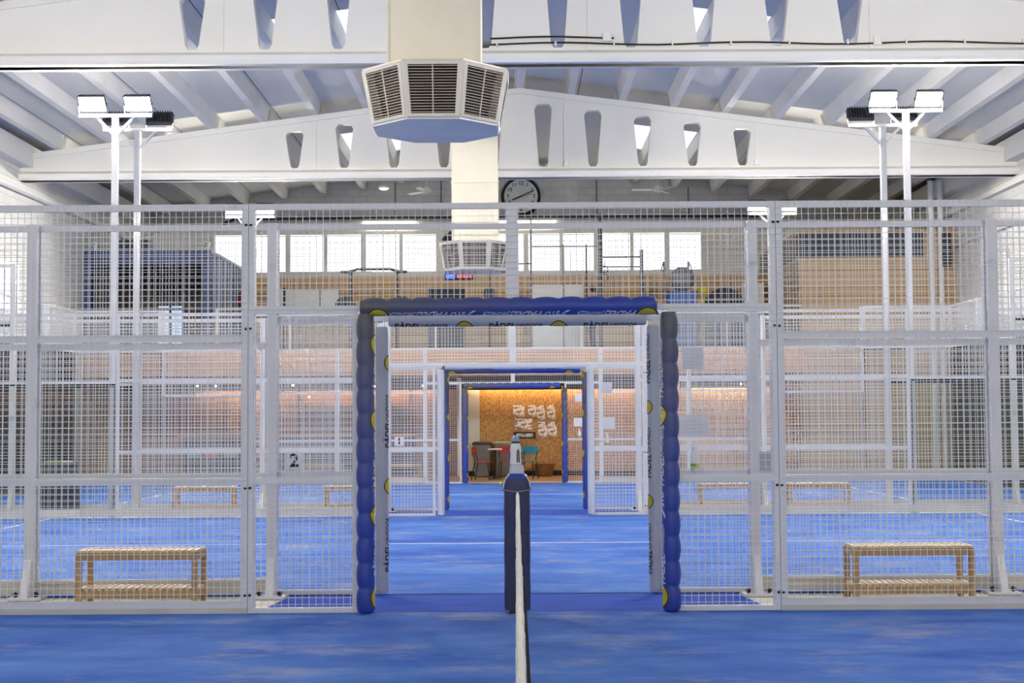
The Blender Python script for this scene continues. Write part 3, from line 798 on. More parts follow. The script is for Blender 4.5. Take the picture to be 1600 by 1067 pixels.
MB().box(-.055, .055, -.05, .05, 1.05, 1.09, 0, .012).box(-.05, .05, -.045, .045, 1.09, 1.112, 0, .012).build('post_head', M['padpale'], t)
b = thing('spray_bottle', 'white plastic bottle with blue cap standing on the net post', 'bottle', (.018, D1 - .06, 1.112))
MB().lathe([(.034, 0), (.042, .006), (.043, .06), (.042, .11), (.038, .145), (.031, .165)], 20).build('bottle_body', M['white'], b, True)
MB().lathe([(.0335, .163), (.034, .168), (.034, .174), (.0325, .176)], 20).build('neck_ring', M['black'], b, True)
MB().lathe([(.032, .174), (.031, .19), (.022, .212), (.01, .222)], 20).build('cap', M['clear'], b, True)
MB().tube([(.012, -.047, .02), (.012, -.049, .105), (.018, -.046, .118), (.024, -.047, .105), (.026, -.045, .02)], .0038, 8).build('handle_slot', M['black'], b, True)
for sx in (-1, 1): MB().box(sx * .043 - .004, sx * .043 + .004, -.014, .014, .045, .1).build('side_print', M['padblue'], b)

# ------------------------------------------------------------------ benches
def make_bench(label, loc):
    t = thing('slatted_bench', label, 'bench', loc, 0)
    L, D, H = .95, .36, .45
    for sx in (-1, 1):
        for sy in (-1, 1):
            x, y = sx * (L / 2 - .022), sy * (D / 2 - .022)
            MB().box(x - .022, x + .022, y - .022, y + .022, 0, H - .025).build('leg', M['woodframe'], t, bevel=.003)
    for nm, z in (('seat', H), ('shelf', .155)):
        s = MB(); n = 18
        for i in range(n):
            x = -L / 2 + L * (i + .5) / n; s.box(x - .0185, x + .0185, -D / 2 + (.0 if nm == 'seat' else .03), D / 2 - (0 if nm == 'seat' else .03), z - .018, z)
        s.build(nm, M['wood'], t)
        f = MB()
        for sy in (-1, 1): f.box(-L / 2 + .044, L / 2 - .044, sy * (D / 2 - .018) - .012, sy * (D / 2 - .018) + .012, z - .075, z - .018)
        for sx in (-1, 1): f.box(sx * (L / 2 - .018) - .012, sx * (L / 2 - .018) + .012, -D / 2 + .044, D / 2 - .044, z - .075, z - .018)
        f.build(nm + '_rail', M['woodframe'], t)
    return t
YB1, YB2, YB3 = 11.74, 22.95, 34.25
b0 = make_bench('large slatted wooden bench behind the nearest fence, left side', (-2.945, YB1, 0))
dupt(b0, (3.12, YB1, 0), 0, 'large slatted wooden bench behind the nearest fence, right side')
for x, y, lab in ((-4.78, YB2, 'small distant wooden bench far left, between the middle and farthest courts'), (-2.44, YB2, 'distant wooden bench half hidden behind the left blue gate post'),
                  (3.34, YB2, 'distant wooden bench just right of the right blue gate post'), (4.72, YB2, 'distant wooden bench farthest right, between the middle and farthest courts'),
                  (-4.4, YB3, 'wooden bench by the bar, seen just right of the number 2 plate'), (-2.6, YB3, 'wooden bench by the bar, seen below the number 1 plate')):
    dupt(b0, (x, y, 0), 0, lab)

# ------------------------------------------------------------------ light masts
def make_mast(label, loc, rz):
    t = thing('light_mast', label, 'light mast', loc, rz)
    MB().box(-.045, .045, -.045, .045, 0, 6.0).build('pole', M['steel'], t)
    MB().box(-.56, .56, -.03, .03, 6.0, 6.05).build('crossarm', M['steel'], t)
    for s in (-1, 1):
        MB().bar((s * .03, 0, 5.74), (s * .29, 0, 6.01), .04).build('brace', M['steel'], t)
    tilt = math.radians(42)
    for s in (-1, 1):
        x = s * .35
        f = thing('floodlight', '', ''); del f['label']; del f['category']; f.parent = t; f.location = (x, -.03, 6.2)
        f.rotation_euler = (tilt, 0, 0)                  # lens normal is local -y, tipped downwards
        hb = MB().prism([(-.20, -.13), (.20, -.13), (.20, .13), (-.20, .13)], 0, .05, 0, 'y')
        for i in range(9): hb.box(-.16 + i * .04 - .006, -.16 + i * .04 + .006, .05, .085, -.12, .12)
        hb.box(-.21, .21, -.012, 0, -.135, -.12).box(-.21, .21, -.012, 0, .12, .135).box(-.21, -.195, -.012, 0, -.12, .12).box(.195, .21, -.012, 0, -.12, .12)
        hb.build('housing', M['darkgrey'], f)
        MB().box(-.19, .19, -.008, -.003, -.115, .115).build('lens', M['lamp'], f)
        br = MB()
        for q in (-1, 1): br.bar((x + q * .215, 0, 6.04), (x + q * .215, -.02, 6.22), .012, .03)
        br.bar((x - .22, 0, 6.055), (x + .22, 0, 6.055), .03, .012)
        br.build('bracket', M['darkgrey'], t)
    return t
m0 = make_mast('white light mast with two lit floodlights, left side, nearest of the lit masts', (-6.07, D3 + .09, 0), 0)
m0.scale.z = 1.02
dupt(m0, (6.05, D3 + .09, 0), 0, 'white light mast with two lit floodlights, right side, nearest of the lit masts')
dupt(m0, (-6.02, D4 - .09, 0), PI, 'white light mast with dark floodlight backs, left side, behind the lit one')
dupt(m0, (5.98, D4 - .09, 0), PI, 'white light mast with dark floodlight backs, right side, beside the lit one')
dupt(m0, (-6.02, D5 + .09, 0), 0, 'farthest light mast with lit floodlights, left, before the long window')
dupt(m0, (5.98, D5 + .09, 0), 0, 'farthest light mast with lit floodlights, right, before the long window')
dupt(m0, (-6.02, D2 - .09, 0), PI, 'light mast of the middle court beside the second fence, left end')
dupt(m0, (5.98, D2 - .09, 0), PI, 'light mast of the middle court beside the second fence, right end')
for x, lab in ((-6.02, 'left'), (5.98, 'right')):
    for y, rz, lb in ((D1 + .09, 0, 'light mast of the nearest court beside the first fence, %s end'), (D1 - 10.09, PI, 'light mast of the nearest court on the camera side, %s end')):
        c = dupt(m0, (x, y, 0), rz, lb % lab)
        for f in kids(c):
            for l in kids(f):
                if l.name.startswith('lens'): l.data = l.data.copy(); l.data.materials[0] = M['lampdim']

# ------------------------------------------------------------------ air ducts with octagonal louvred heads
def octa(a, z):  # flat to flat 2a
    k = a * math.tan(PI / 8); return [(k, -a, z), (a, -k, z), (a, k, z), (k, a, z), (-k, a, z), (-a, k, z), (-a, -k, z), (-k, -a, z)]
def make_duct(label, loc):
    t = thing('air_duct', label, 'air duct', loc)
    W = .44; zb = 4.83; sh = MB()
    z = zb
    while z < 8.57:
        z1 = min(z + 1.16, 8.58)
        for k in range(4):
            c, s_ = math.cos(k * PI / 2), math.sin(k * PI / 2)
            def R(x, y, zz): return (x * c - y * s_, x * s_ + y * c, zz)
            sh.add([R(-W, -W, z), R(W, -W, z), R(W, -W, z1), R(-W, -W, z1), R(0, -W - .012, (z + z1) / 2)], [(0, 1, 4), (1, 2, 4), (2, 3, 4), (3, 0, 4)])
        z = z1
    shaft = sh.build('shaft', M['duct'], t)
    fl = MB(); z = zb
    while z < 8.57:
        fl.box(-W - .03, W + .03, -W - .03, -W + .01, z - .012, z + .012).box(-W - .03, W + .03, W - .01, W + .03, z - .012, z + .012)
        fl.box(-W - .03, -W + .01, -W, W, z - .012, z + .012).box(W - .01, W + .03, -W, W, z - .012, z + .012); z += 1.16
    for sx in (-1, 1):
        for sy in (-1, 1): fl.box(sx * W - .008, sx * W + .008, sy * W - .008, sy * W + .008, zb, 8.58)
    fl.build('flange', M['duct'], t)
    a0, a1, z0, z1 = .70, .60, 4.82, 4.30
    o0, o1 = octa(a0, z0), octa(a1, z1)
    bd = MB()
    # inner dark core, rims between the grilles, closed top and bottom plate
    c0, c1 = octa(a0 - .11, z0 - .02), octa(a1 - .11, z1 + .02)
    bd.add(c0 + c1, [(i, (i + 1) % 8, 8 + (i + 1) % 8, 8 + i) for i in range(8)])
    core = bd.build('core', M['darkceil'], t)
    tp_ = MB().add(o0 + octa(a0, z0 + .015), [tuple(range(8))[::-1], tuple(range(8, 16))] + [(i, (i + 1) % 8, 8 + (i + 1) % 8, 8 + i) for i in range(8)]).build('top_plate', M['galv'], t)
    MB().add(o1 + octa(a1, z1 - .015), [tuple(range(8)), tuple(range(8, 16))[::-1]] + [(i, (i + 1) % 8, 8 + (i + 1) % 8, 8 + i) for i in range(8)]).build('bottom_plate', M['galv'], t)
    for i in range(8):
        A, B, C, D_ = Vector(o0[i - 1]), Vector(o0[i]), Vector(o1[i]), Vector(o1[i - 1])
        def P(u, v, out=0.0):
            p = (A * (1 - u) + B * u) * (1 - v) + (D_ * (1 - u) + C * u) * v
            n = Vector(((A.x + B.x) / 2, (A.y + B.y) / 2, 0)).normalized(); return p + n * out
        fr = MB()
        e, q = .09, .07
        o = .012
        ou = [P(0, 0, 0), P(1, 0, 0), P(1, 1, 0), P(0, 1, 0)]; inn = [P(e, q, o), P(1 - e, q, o), P(1 - e, 1 - q, o), P(e, 1 - q, o)]
        ouf = [P(.02, .015, o), P(.98, .015, o), P(.98, .985, o), P(.02, .985, o)]; inb = [P(e, q, -.08), P(1 - e, q, -.08), P(1 - e, 1 - q, -.08), P(e, 1 - q, -.08)]
        fr.add(ou + ouf + inn + inb, [(k, (k + 1) % 4, 4 + (k + 1) % 4, 4 + k) for k in range(4)] + [(4 + k, 4 + (k + 1) % 4, 8 + (k + 1) % 4, 8 + k) for k in range(4)] + [(8 + k, 8 + (k + 1) % 4, 12 + (k + 1) % 4, 12 + k) for k in range(4)])
        g = fr.build('grille', M['galv'], t)
        lv = MB(); nl = 17
        for k in range(nl):
            v = q + (1 - 2 * q) * (k + .5) / nl
            p0, p1 = P(e, v, -.002), P(1 - e, v, -.002)
            lv.bar(p0, p1, .022, .005)
        lv.bar(P(.5, q, .004), P(.5, 1 - q, .004), .012, .008)
        lv.build('louvers', M['louver'], g)
    return t
DX = -.735
d0 = make_duct('large cream air duct with octagonal louvred head, nearest, top centre', (DX, 14.35, 0))
dupt(d0, (DX + .02, 28.75, .06), 0, 'farther cream air duct with octagonal louvred head, before the back windows')

# cables and junction boxes on the near beam
t = thing('cable_run', 'black cable clipped along the near roof beam, right half', 'cable', (0, 0, 0))
yc = B1 - .24
MB().tube([(x, B1 - .125, 6.91 + .018 * math.sin(x * 2.3) - .003 * x) for x in [-.3 + .35 * i for i in range(32)]], .013, 6).build('cable', M['black'], t, True)
for i in range(13): MB().box(-.2 + .85 * i - .012, -.2 + .85 * i + .012, B1 - .145, B1 - .09, 6.875, 6.945).build('clip', M['white'], t)
tag(MB().tube([(x, B1 - .125, 7.0 + .014 * math.sin(x * 3)) for x in [-.3 + .2 * i for i in range(10)]], .013, 6).build('cable', M['black'], None, True), 'short upper black cable on the near beam right of the duct', 'cable')
def jbox(x, Y, z, w, lab): tag(MB().box(x - w / 2, x + w / 2, Y - .15, Y - .09, z - .06, z + .06, 0, .01).build('junction_box', M['white']), lab, 'junction box')
jbox(1.40, B1, 7.0, .13, 'white junction box at the end of the upper beam cable')
jbox(5.33, B1, 6.92, .12, 'white junction box on the near beam at far right')
jbox(1.18, B2, 6.92, .12, 'white junction box on the far beam beside its slots')
jbox(5.25, B2, 6.92, .12, 'white junction box on the far beam at far right')

# ------------------------------------------------------------------ back wall: clock, tubes, pipe, sign, fans
t = thing('wall_clock', 'large round black rimmed clock on the back wall', 'clock', (.26, YB - .02, 7.76))
R = .56
MB().lathe([(R - .09, -.02), (R - .09, -.085), (R - .06, -.11), (R - .02, -.11), (R, -.08), (R, .015)], 48, (0, 0, 0), 0, 'y').build('rim', M['black'], t, True)
MB().lathe([(R - .08, -.03), (R - .08, -.088)], 48, (0, 0, 0), 0, 'y').build('dial', M['white'], t)
for h_ in range(1, 13):
    a = PI / 2 - h_ * PI / 6
    flat_text(str(h_), .15, M['ink'], t, (.37 * math.cos(a), -.112, .37 * math.sin(a)), FRONT, 'numeral', .01)
for nm, a, L, w in (('hour_hand', math.radians(204), .27, .035), ('minute_hand', math.radians(24), .40, .025)):
    MB().bar((-.05 * math.cos(a), -.118, -.05 * math.sin(a)), (L * math.cos(a), -.118, L * math.sin(a)), w, .006, up=(0, 1, 0)).build(nm, M['ink'], t)
def tube_light(x0, x1, z, lab):
    t = thing('fluorescent_light', lab, 'light', ((x0 + x1) / 2, YB - .08, z), 0)
    L = (x1 - x0) / 2
    MB().box(-L, L, -.04, .06, .04, .1).build('housing', M['white'], t)
    MB().tube([(-L + .03, -.01, .0), (L - .03, -.01, .0)], .045, 10).build('tube', M['tube'], t, True)
tube_light(-4.23, -2.7, 7.03, 'lit fluorescent tube on the back wall, left of the duct')
tube_light(-.4, 1.26, 7.03, 'lit fluorescent tube on the back wall, below the clock')
tag(MB().tube([(-8.2, YB - .08, 6.9), (-8.1, YB - .1, 7.05), (-7.8, YB - .12, 7.16), (0, YB - .12, 7.19), (7.0, YB - .12, 7.16)], .045, 10).build('wall_pipe', M['darkgrey'], None, True), 'long dark pipe along the back wall above the windows', 'pipe')
for x in (-3.3, -2.0, 2.4, 5.0): tag(MB().tube([(x, YB - .03, 7.25), (x, YB - .03, zroof(x) + .1)], .02, 8).build('conduit', M['midgrey']), {-3.3: 'thin grey conduit on the back wall above the left tube', -2.0: 'thin grey conduit on the back wall beside the duct', 2.4: 'thin grey conduit on the back wall right of the clock', 5.0: 'thin grey conduit at the right of the back wall'}[x], 'conduit')
t = thing('round_sign', 'round yellow sign with dark dashed rim, half hidden by the far duct', 'sign', (-1.52, YB - .06, 6.33))
MB().lathe([(.5, .02), (.5, -.02)], 40, (0, 0, 0), 0, 'y').build('disc', M['yellow'], t)
r_ = MB()
for k in range(22):
    a = 2 * PI * k / 22; b_ = a + .2
    r_.add([(ra * math.cos(q), -.024, ra * math.sin(q)) for ra, q in ((.40, a), (.47, a), (.47, b_), (.40, b_))], [(0, 1, 2, 3)])
r_.lathe([(.485, -.021), (.485, -.028), (.505, -.028), (.505, .02)], 40, (0, 0, 0), 0, 'y')
r_.build('rim', M['ink'], t)
t = thing('led_display', 'small lit display with blue and red signs under the far duct', 'display', (-1.5, YB - .1, 5.40))
MB().box(-.4, .4, -.05, .05, 0, .19).build('housing', M['black'], t)
MB().box(-.37, -.12, -.056, -.05, .03, .16).build('blue_panel', M['ledblue'], t)
flat_text('M', .13, M['white'], t, (-.245, -.058, .095), FRONT, 'lettering')
for k in range(5): MB().box(-.05 + k * .085, .005 + k * .085, -.056, -.05, .05, .14).build('red_segment', M['ledred'], t)
def fan(x, y, z, lab, ph):
    t = thing('ceiling_fan', lab, 'ceiling fan', (x, y, z), ph)
    zt = zroof(x) + .3 - z
    MB().tube([(0, 0, .05), (0, 0, zt)], .016, 8).build('rod', M['white'], t)
    MB().lathe([(.02, .13), (.1, .1), (.13, .04), (.13, -.01), (.08, -.05), (.02, -.06)], 18).build('motor', M['white'], t, True)
    for k in range(3):
        a = k * 2 * PI / 3; c, s_ = math.cos(a), math.sin(a)
        vs = [(r * c - w * s_, r * s_ + w * c, zz) for r, w, zz in ((.12, -.03, .0), (.3, -.07, -.01), (.72, -.065, -.01), (.72, .065, .012), (.3, .07, .012), (.12, .03, .01))]
        vs += [(p[0], p[1], p[2] + .008) for p in vs]
        MB().add(vs, [tuple(range(6))[::-1], tuple(range(6, 12))] + [(i, (i + 1) % 6, 6 + (i + 1) % 6, 6 + i) for i in range(6)]).build('blade', M['white'], t)
fan(-2.3, 39.4, 7.6, 'white ceiling fan left of the far duct', .25)
fan(3.95, 39.4, 7.6, 'white ceiling fan right of the clock', 1.1)
t = thing('ceiling_lamp', 'small lit lamp under the roof left of the far duct', 'lamp', (-3.45, 39.5, 7.72))
MB().lathe([(.06, .07), (.13, .05), (.15, 0), (.14, -.01)], 16).tube([(0, 0, .06), (0, 0, zroof(-3.45) + .3 - 7.72)], .012, 6).build('shade', M['white'], t, True)
MB().lathe([(.12, -.012), (.1, -.04), (.03, -.05)], 16).build('bulb', M['tube'], t, True)

# pipes on the side walls
for x in (10.19, 10.42): tag(MB().tube([(x, 35.66, 0.0), (x, 35.66, 7.2)], .065, 10).build('vertical_pipe', M['white']), '%s of two white vertical pipes before the timber wall' % ('left' if x < 10.3 else 'right'), 'pipe')
tag(MB().tube([(XR - .06, 24, 5.55), (XR - .06, 35.6, 5.62)], .04, 8).build('wall_conduit', M['white']), 'white conduit running along the right wall', 'conduit')
tag(MB().box(XR - .08, XR, 31.9, 32.05, 3.5, 5.1).build('wall_trunking', M['white']), 'white vertical trunking on the right wall', 'trunking')
tag(MB().tube([(XL + .09, 24, 6.32), (XL + .09, 35, 6.46), (XL + .09, 41.3, 6.5)], .09, 10).build('wall_pipe', M['white']), 'thick white pipe along the left wall near the roof', 'pipe')
tag(MB().box(10.43, 10.62, 35.45, 35.66, 5.1, 5.9, 0, .03).build('fixture_box', M['darkgrey']), 'dark green upright box at the corner of the timber wall', 'box')

# ------------------------------------------------------------------ gallery: container cabin
t = thing('container_cabin', 'blue shipping container cabin on the left of the gallery', 'container', (0, 0, ZM))
x0, x1, y0, y1, H = XL + .06, -7.35, 35.8, 40.9, 2.5
fr = MB()
fr.box(x0, x0 + .2, y0, y0 + .16, 0, H); fr.box(x1 - .22, x1, y0, y0 + .16, 0, H); fr.box(x0 + .2, x1 - .22, y0, y0 + .16, H - .36, H); fr.box(x0 + .2, x1 - .22, y0, y0 + .16, 0, .14)
fr.build('front_frame', M['containerblue'], t)
MB().box(x0, x1, y0 + .16, y1, H - .06, H).build('roof', M['containerblue'], t)
MB().box(x0 + .1, x1 - .1, y1 - .05, y1, 0, H - .06).box(x0 + .02, x0 + .08, y0 + .16, y1 - .05, 0, H - .06).box(x0, x1, y0 + .16, y1, 0, .05).build('interior', M['beigein'], t)
sd = MB(); n = 26
for i in range(n):
    y = y0 + .16 + (y1 - y0 - .16) * i / n; yy = y0 + .16 + (y1 - y0 - .16) * (i + 1) / n; o = .0 if i % 2 else -.05
    sd.box(x1 - .06 + o, x1 + o, y, yy, .0, H)
sd.build('side_wall', M['containerside'], t)
sdr = MB()
for y in (36.6, 37.4, 38.2): sdr.bar((x1 + .03, y, .1), (x1 + .03, y, H - .1), .05)
sdr.bar((x1 + .02, y0, H - .06), (x1 + .02, y1, H - .06), .06); sdr.build('door_bars', M['padgrey'], t)
gf = MB()
for x in (-9.7, -8.85, -8.0): gf.box(x - .03, x + .03, y0 + .05, y0 + .1, .14, H - .36)
gf.box(x0 + .2, x1 - .22, y0 + .05, y0 + .1, 1.02, 1.08); gf.build('window_bars', M['darkgrey'], t)
MB().box(-8.72, -8.14, y0 + .4, y0 + .43, .05, 1.15).build('lit_blind', M['screen'], t)
MB().box(-8.44, -8.40, y0 + .36, y0 + .40, .05, 1.45).build('blind_bar', M['darkgrey'], t)
for z, nm, mt in ((1.25, 'red', 'redcloth'), (.25, 'red', 'redcloth'), (.7, 'blue', 'bluecloth')):
    pts = []
    g = MB(); g.lathe([(.04, 0), (.14, .04), (.17, .25), (.15, .42), (.06, .52), (.02, .54)], 14, (0, 0, 0), 0)
    tag(g.build('hanging_bag', M[mt], None, True, (x1 + .22, 39.2 if mt == 'bluecloth' else 39.0, ZM + z)), {1.25: 'upper red bag hanging on the container side', .25: 'lower red bag hanging on the container side', .7: 'blue bag hanging on the container side'}[z], 'bag', 'bags on the container')
t = thing('cooling_unit', 'dark cooling unit on top of the blue container', 'cooling unit', (-9.45, 36.6, ZM + H))
MB().box(-.45, .45, -.2, .2, .03, .32, 0, .03).build('casing', M['darkgrey'], t); MB().box(-.4, -.3, -.15, .15, 0, .03).box(.3, .4, -.15, .15, 0, .03).build('feet', M['black'], t)
MB().lathe([(.13, -.205), (.13, -.22), (.03, -.23)], 20, (-.12, 0, .17), 0, 'y').build('fan_grille', M['gym'], t)
for x, lab in ((x0 + .25, 'left'), (x1 - .12, 'right')):
    t = thing('security_camera', 'white camera on the %s top corner of the blue container' % lab, 'camera', (x, 36.0, ZM + H))
    MB().box(-.03, .03, -.03, .03, 0, .1).build('foot', M['white'], t); MB().box(-.05, .05, -.16, .08, .1, .2, 0, .02).build('camera_body', M['white'], t); MB().lathe([(.03, -.162), (.03, -.175)], 12, (0, 0, .15), 0, 'y').build('lens', M['black'], t)

# glass balustrade along the gallery edge
t = thing('glass_balustrade', 'glass balustrade with pale posts along the gallery edge', 'balustrade', (0, 35.35, ZM))
for k in range(8):
    x = -7.1 + k * 1.75
    MB().box(x + .03, x + 1.72, -.006, .006, .06, .98).build('glass_panel', M['glass'], t)
    MB().box(x - .025, x + .025, -.025, .025, 0, 1.0).build('post', M['cream'], t)
MB().box(-7.1, 6.95, -.03, .03, .98, 1.02).build('handrail', M['cream'], t)

# gym equipment
def rack(name, label, x, y, parts, mat=None, cat='rack'):
    t = thing(name, label, cat, (x, y, ZM))
    for nm, prims in parts:
        mb = MB()
        for p in prims:
            if p[0] == 'b': mb.bar(p[1], p[2], p[3])
            elif p[0] == 'x': mb.box(*p[1])
            elif p[0] == 'd': mb.lathe(p[2], 18, p[1], 0, 'y')
            elif p[0] == 't': mb.tube(p[1], p[2], 8)
        mb.build(nm, mat or M['gym'], t)
    return t
rack('power_rack', 'black power rack with angled pull-up handles, left of the display', -3.62, 38.2,
     [('upright', [('b', (-.58, 0, 0), (-.58, 0, 2.22), .08)]), ('upright', [('b', (.62, 0, 0), (.62, 0, 2.22), .08)]),
      ('pull_up_bar', [('t', [(-.85, 0, 2.17), (-.58, 0, 2.17), (-.42, 0, 2.24), (.46, 0, 2.24), (.62, 0, 2.17), (.88, 0, 2.17)], .035)]),
      ('weight_plates', [('d', (-.72, 0, 1.25), [(.28, -.06), (.28, .06)]), ('d', (.76, 0, 1.25), [(.28, -.06), (.28, .06)])]),
      ('foot', [('x', (-.64, -.52, -.7, .7, 0, .06))]), ('foot', [('x', (.56, .68, -.7, .7, 0, .06))])])
rack('training_rig', 'tall black training rig of slim posts in front of the window', 1.4, 38.6,
     [('post', [('b', (-.9, 0, 0), (-.9, 0, 3.75), .05)]), ('post', [('b', (.92, 0, 0), (.92, 0, 3.7), .1)]), ('post', [('b', (2.0, 0, 0), (2.0, 0, 2.75), .09)]), ('post', [('b', (-.05, 0, 0), (-.05, 0, 2.9), .04)]), ('post', [('b', (.55, 0, 0), (.55, 0, 2.9), .04)]),
      ('crossbar', [('b', (-.9, 0, 2.85), (.92, 0, 2.85), .035)]), ('crossbar', [('b', (.92, 0, 2.56), (2.0, 0, 2.56), .04)]), ('crossbar', [('b', (.92, 0, 2.3), (2.0, 0, 2.3), .04)]), ('crossbar', [('b', (-1.3, 0, 2.4), (-.9, 0, 2.4), .03)])])
rings = [(1.02 + .09 * math.cos(a), -.06, .09 * math.sin(a)) for a in [2 * PI * k / 16 for k in range(17)]]
for z, y, lab in ((2.22, 38.52, 'upper'), (2.0, 38.46, 'lower')):
    t = thing('gym_ring', '%s black gym ring hanging on the training rig' % lab, 'gym ring', (1.4, y, ZM + z), 0, 'gym rings')
    MB().tube(rings, .014, 6).build('ring', M['gym'], t, True)
    MB().tube([(1.02, -.06, .09), (1.02, 38.6 - y, 2.585 - z)], .008, 6).build('strap', M['gym'], t)
rack('cable_machine', 'slim black cable machine frame around the grey gym ball', 4.35, 38.8,
     [('upright', [('b', (-.25, 0, 0), (-.34, 0, 2.45), .05)]), ('upright', [('b', (.22, 0, 0), (.3, 0, 2.45), .05)]), ('handle', [('t', [(-.36, -.03, 2.44), (-.42, -.06, 2.2), (-.30, -.06, 2.2), (-.36, -.03, 2.44)], .015)]), ('handle', [('t', [(.32, -.03, 2.44), (.26, -.06, 2.2), (.40, -.06, 2.2), (.32, -.03, 2.44)], .015)]), ('base', [('x', (-.4, .4, -.2, .2, 0, .05))])])
t = thing('gym_ball_stand', 'blue storage box carrying the grey gym ball', 'box', (4.4, 38.3, ZM))
MB().box(-.38, .38, -.3, .3, 0, 1.55, 0, .04).build('box_body', M['bluebox'], t); MB().box(-.4, .4, -.32, .32, 1.55, 1.6, 0, .04).build('lid', M['bluebox'], t)
tag(MB().ball((0, 0, 0), .33, 24).build('gym_ball', M['midgrey'], None, True, (4.43, 38.3, ZM + 1.6 + .33)), 'grey inflated gym ball above the blue box', 'ball')
def cabinet(label, x, y, w, d, h, doors, mat):
    t = thing('storage_cabinet', label, 'cabinet', (x, y, ZM))
    MB().box(-w / 2, w / 2, -d / 2, d / 2, 0, h).build('carcass', mat, t)
    for k in range(doors):
        a = -w / 2 + w * k / doors + .02; b_ = -w / 2 + w * (k + 1) / doors - .02
        dr = MB().box(a, b_, -d / 2 - .02, -d / 2, .06, h - .12).build('door', mat, t)
        MB().box((a + b_) / 2 - .06, (a + b_) / 2 + .06, -d / 2 - .035, -d / 2 - .02, h - .62, h - .42).build('handle', M['midgrey'], dr)
cabinet('white storage cabinet behind the training rig', 1.25, 40.6, 1.4, .5, 2.0, 2, M['white'])
cabinet('grey storage cabinet beside the timber room', 6.6, 40.4, .55, .5, 2.0, 1, M['cream'])
t = thing('whiteboard', 'white board on the timber cladding, left of the power rack', 'board', (-5.85, YB - .11, 4.35))
MB().box(-.95, .95, -.02, .02, 0, .78).build('board', M['white'], t); MB().box(-.98, .98, -.03, .03, -.04, 0).box(-.98, .98, -.03, .03, .78, .81).box(.42, .45, -.03, .0, 0, .78).build('board_frame', M['midgrey'], t)
tag(MB().box(-.48, .48, -.12, .12, 0, 1.75, 0, .03).build('padded_bench', M['black'], None, False, (-1.72, 38.3, ZM)), 'black upright padded bench below the display', 'gym bench')
rack('barbell_stand', 'thin black stand in the middle of the gym', -.6, 38.6, [('upright', [('b', (0, 0, .05), (0, 0, 2.1), .05)]), ('base', [('x', (-.3, .3, -.3, .3, 0, .05))]), ('weight_plates', [('d', (.0, -.02, 1.62), [(.16, -.05), (.16, .05)])])])
t = thing('dumbbell_rack', 'dark arched dumbbell rack at the right end of the gym', 'rack', (5.55, 38.6, ZM))
MB().prism([(-.5, 0), (.5, 0), (.5, 1.3)] + [(.5 * math.cos(a), 1.3 + .42 * math.sin(a)) for a in [PI * k / 10 for k in range(11)]] + [(-.5, 1.3)], -.2, .2, 0, 'y').build('shell', M['black'], t)
for z in (.5, 1.0, 1.4):
    MB().box(-.45, .45, -.24, -.2, z, z + .04).build('shelf', M['midgrey'], t)
tag(MB().lathe([(.1, 0), (.1, .02), (.02, .03), (.02, 1.5), (.13, 1.56), (.16, 1.66), (.1, 1.74), (.02, 1.76)], 16).build('upright_stand', M['yellow'], None, True, (4.95, 38.0, ZM)), 'small yellowish upright stand between the ball and the dumbbell rack', 'stand')
for x, mt in ((-6.6, 'gym'), (-6.4, 'white'), (-6.2, 'gym')):
    tag(MB().lathe([(.09, 0), (.09, .03), (.035, .05), (.035, 1.9), (.05, 1.92), (.02, 1.94)], 12).build('bar_holder', M[mt], None, True, (x, 40.0, ZM)), {-6.6: 'leftmost dark upright bar by the container', -6.4: 'white upright bar by the container', -6.2: 'dark upright bar left of the white board'}[x], 'gym bar', 'upright gym bars')

# person in the gym, facing left
t = thing('person', 'person with dark hair and black shirt standing in the gym, facing left', 'person', (2.12, 38.9, ZM), -PI / 2)
def skin_body(name, pts, edges, rad, mat, parent):
    me = bpy.data.meshes.new(name); me.from_pydata(pts, edges, []); me.materials.append(mat)
    o = link(name, me, parent); sk = o.modifiers.new('skin', 'SKIN'); sk.use_smooth_shade = True
    ss = o.modifiers.new('sub', 'SUBSURF'); ss.levels = 2; ss.render_levels = 2
    for v, r in zip(me.skin_vertices[0].data, rad): v.radius = r if isinstance(r, tuple) else (r, r)
    me.skin_vertices[0].data[0].use_root = True
    return o
P_ = [(0, 0, .95), (0, -.01, 1.12), (0, 0, 1.32), (0, .01, 1.46), (0, 0, 1.54), (0, -.015, 1.62), (0, -.02, 1.71), (0, -.01, 1.77)]
R_ = [(.15, .11), (.135, .10), (.15, .105), (.09, .08), (.05, .05), (.062, .07), (.075, .09), (.045, .05)]
E_ = [(i, i + 1) for i in range(7)]
for s in (-1, 1):
    b_ = len(P_)
    P_ += [(s * .19, .01, 1.42), (s * .24, .02, 1.14), (s * .25, -.06, .9), (s * .245, -.10, .80), (s * .1, 0, .86), (s * .105, -.01, .48), (s * .11, .03, .09), (s * .115, -.12, .035)]
    R_ += [.052, .045, .034, .028, .09, .062, .042, .034]
    E_ += [(3, b_), (b_, b_ + 1), (b_ + 1, b_ + 2), (b_ + 2, b_ + 3), (0, b_ + 4), (b_ + 4, b_ + 5), (b_ + 5, b_ + 6), (b_ + 6, b_ + 7)]
    for f_, (dx, L) in enumerate(((-.02, .075), (-.007, .085), (.007, .08), (.02, .065))):
        k_ = len(P_); P_ += [(s * .245 + dx, -.105, .745), (s * .245 + dx, -.115, .80 - L - .02)]; R_ += [.009, .007]; E_ += [(b_ + 3, k_), (k_, k_ + 1)]
    k_ = len(P_); P_ += [(s * .225, -.135, .775)]; R_ += [.009]; E_ += [(b_ + 3, k_)]
body = skin_body('body', P_, E_, R_, M['skin'], t)
MB().ball((0, .012, 1.735), .098, 16, 0, .95).build('hair', M['hair'], t, True)
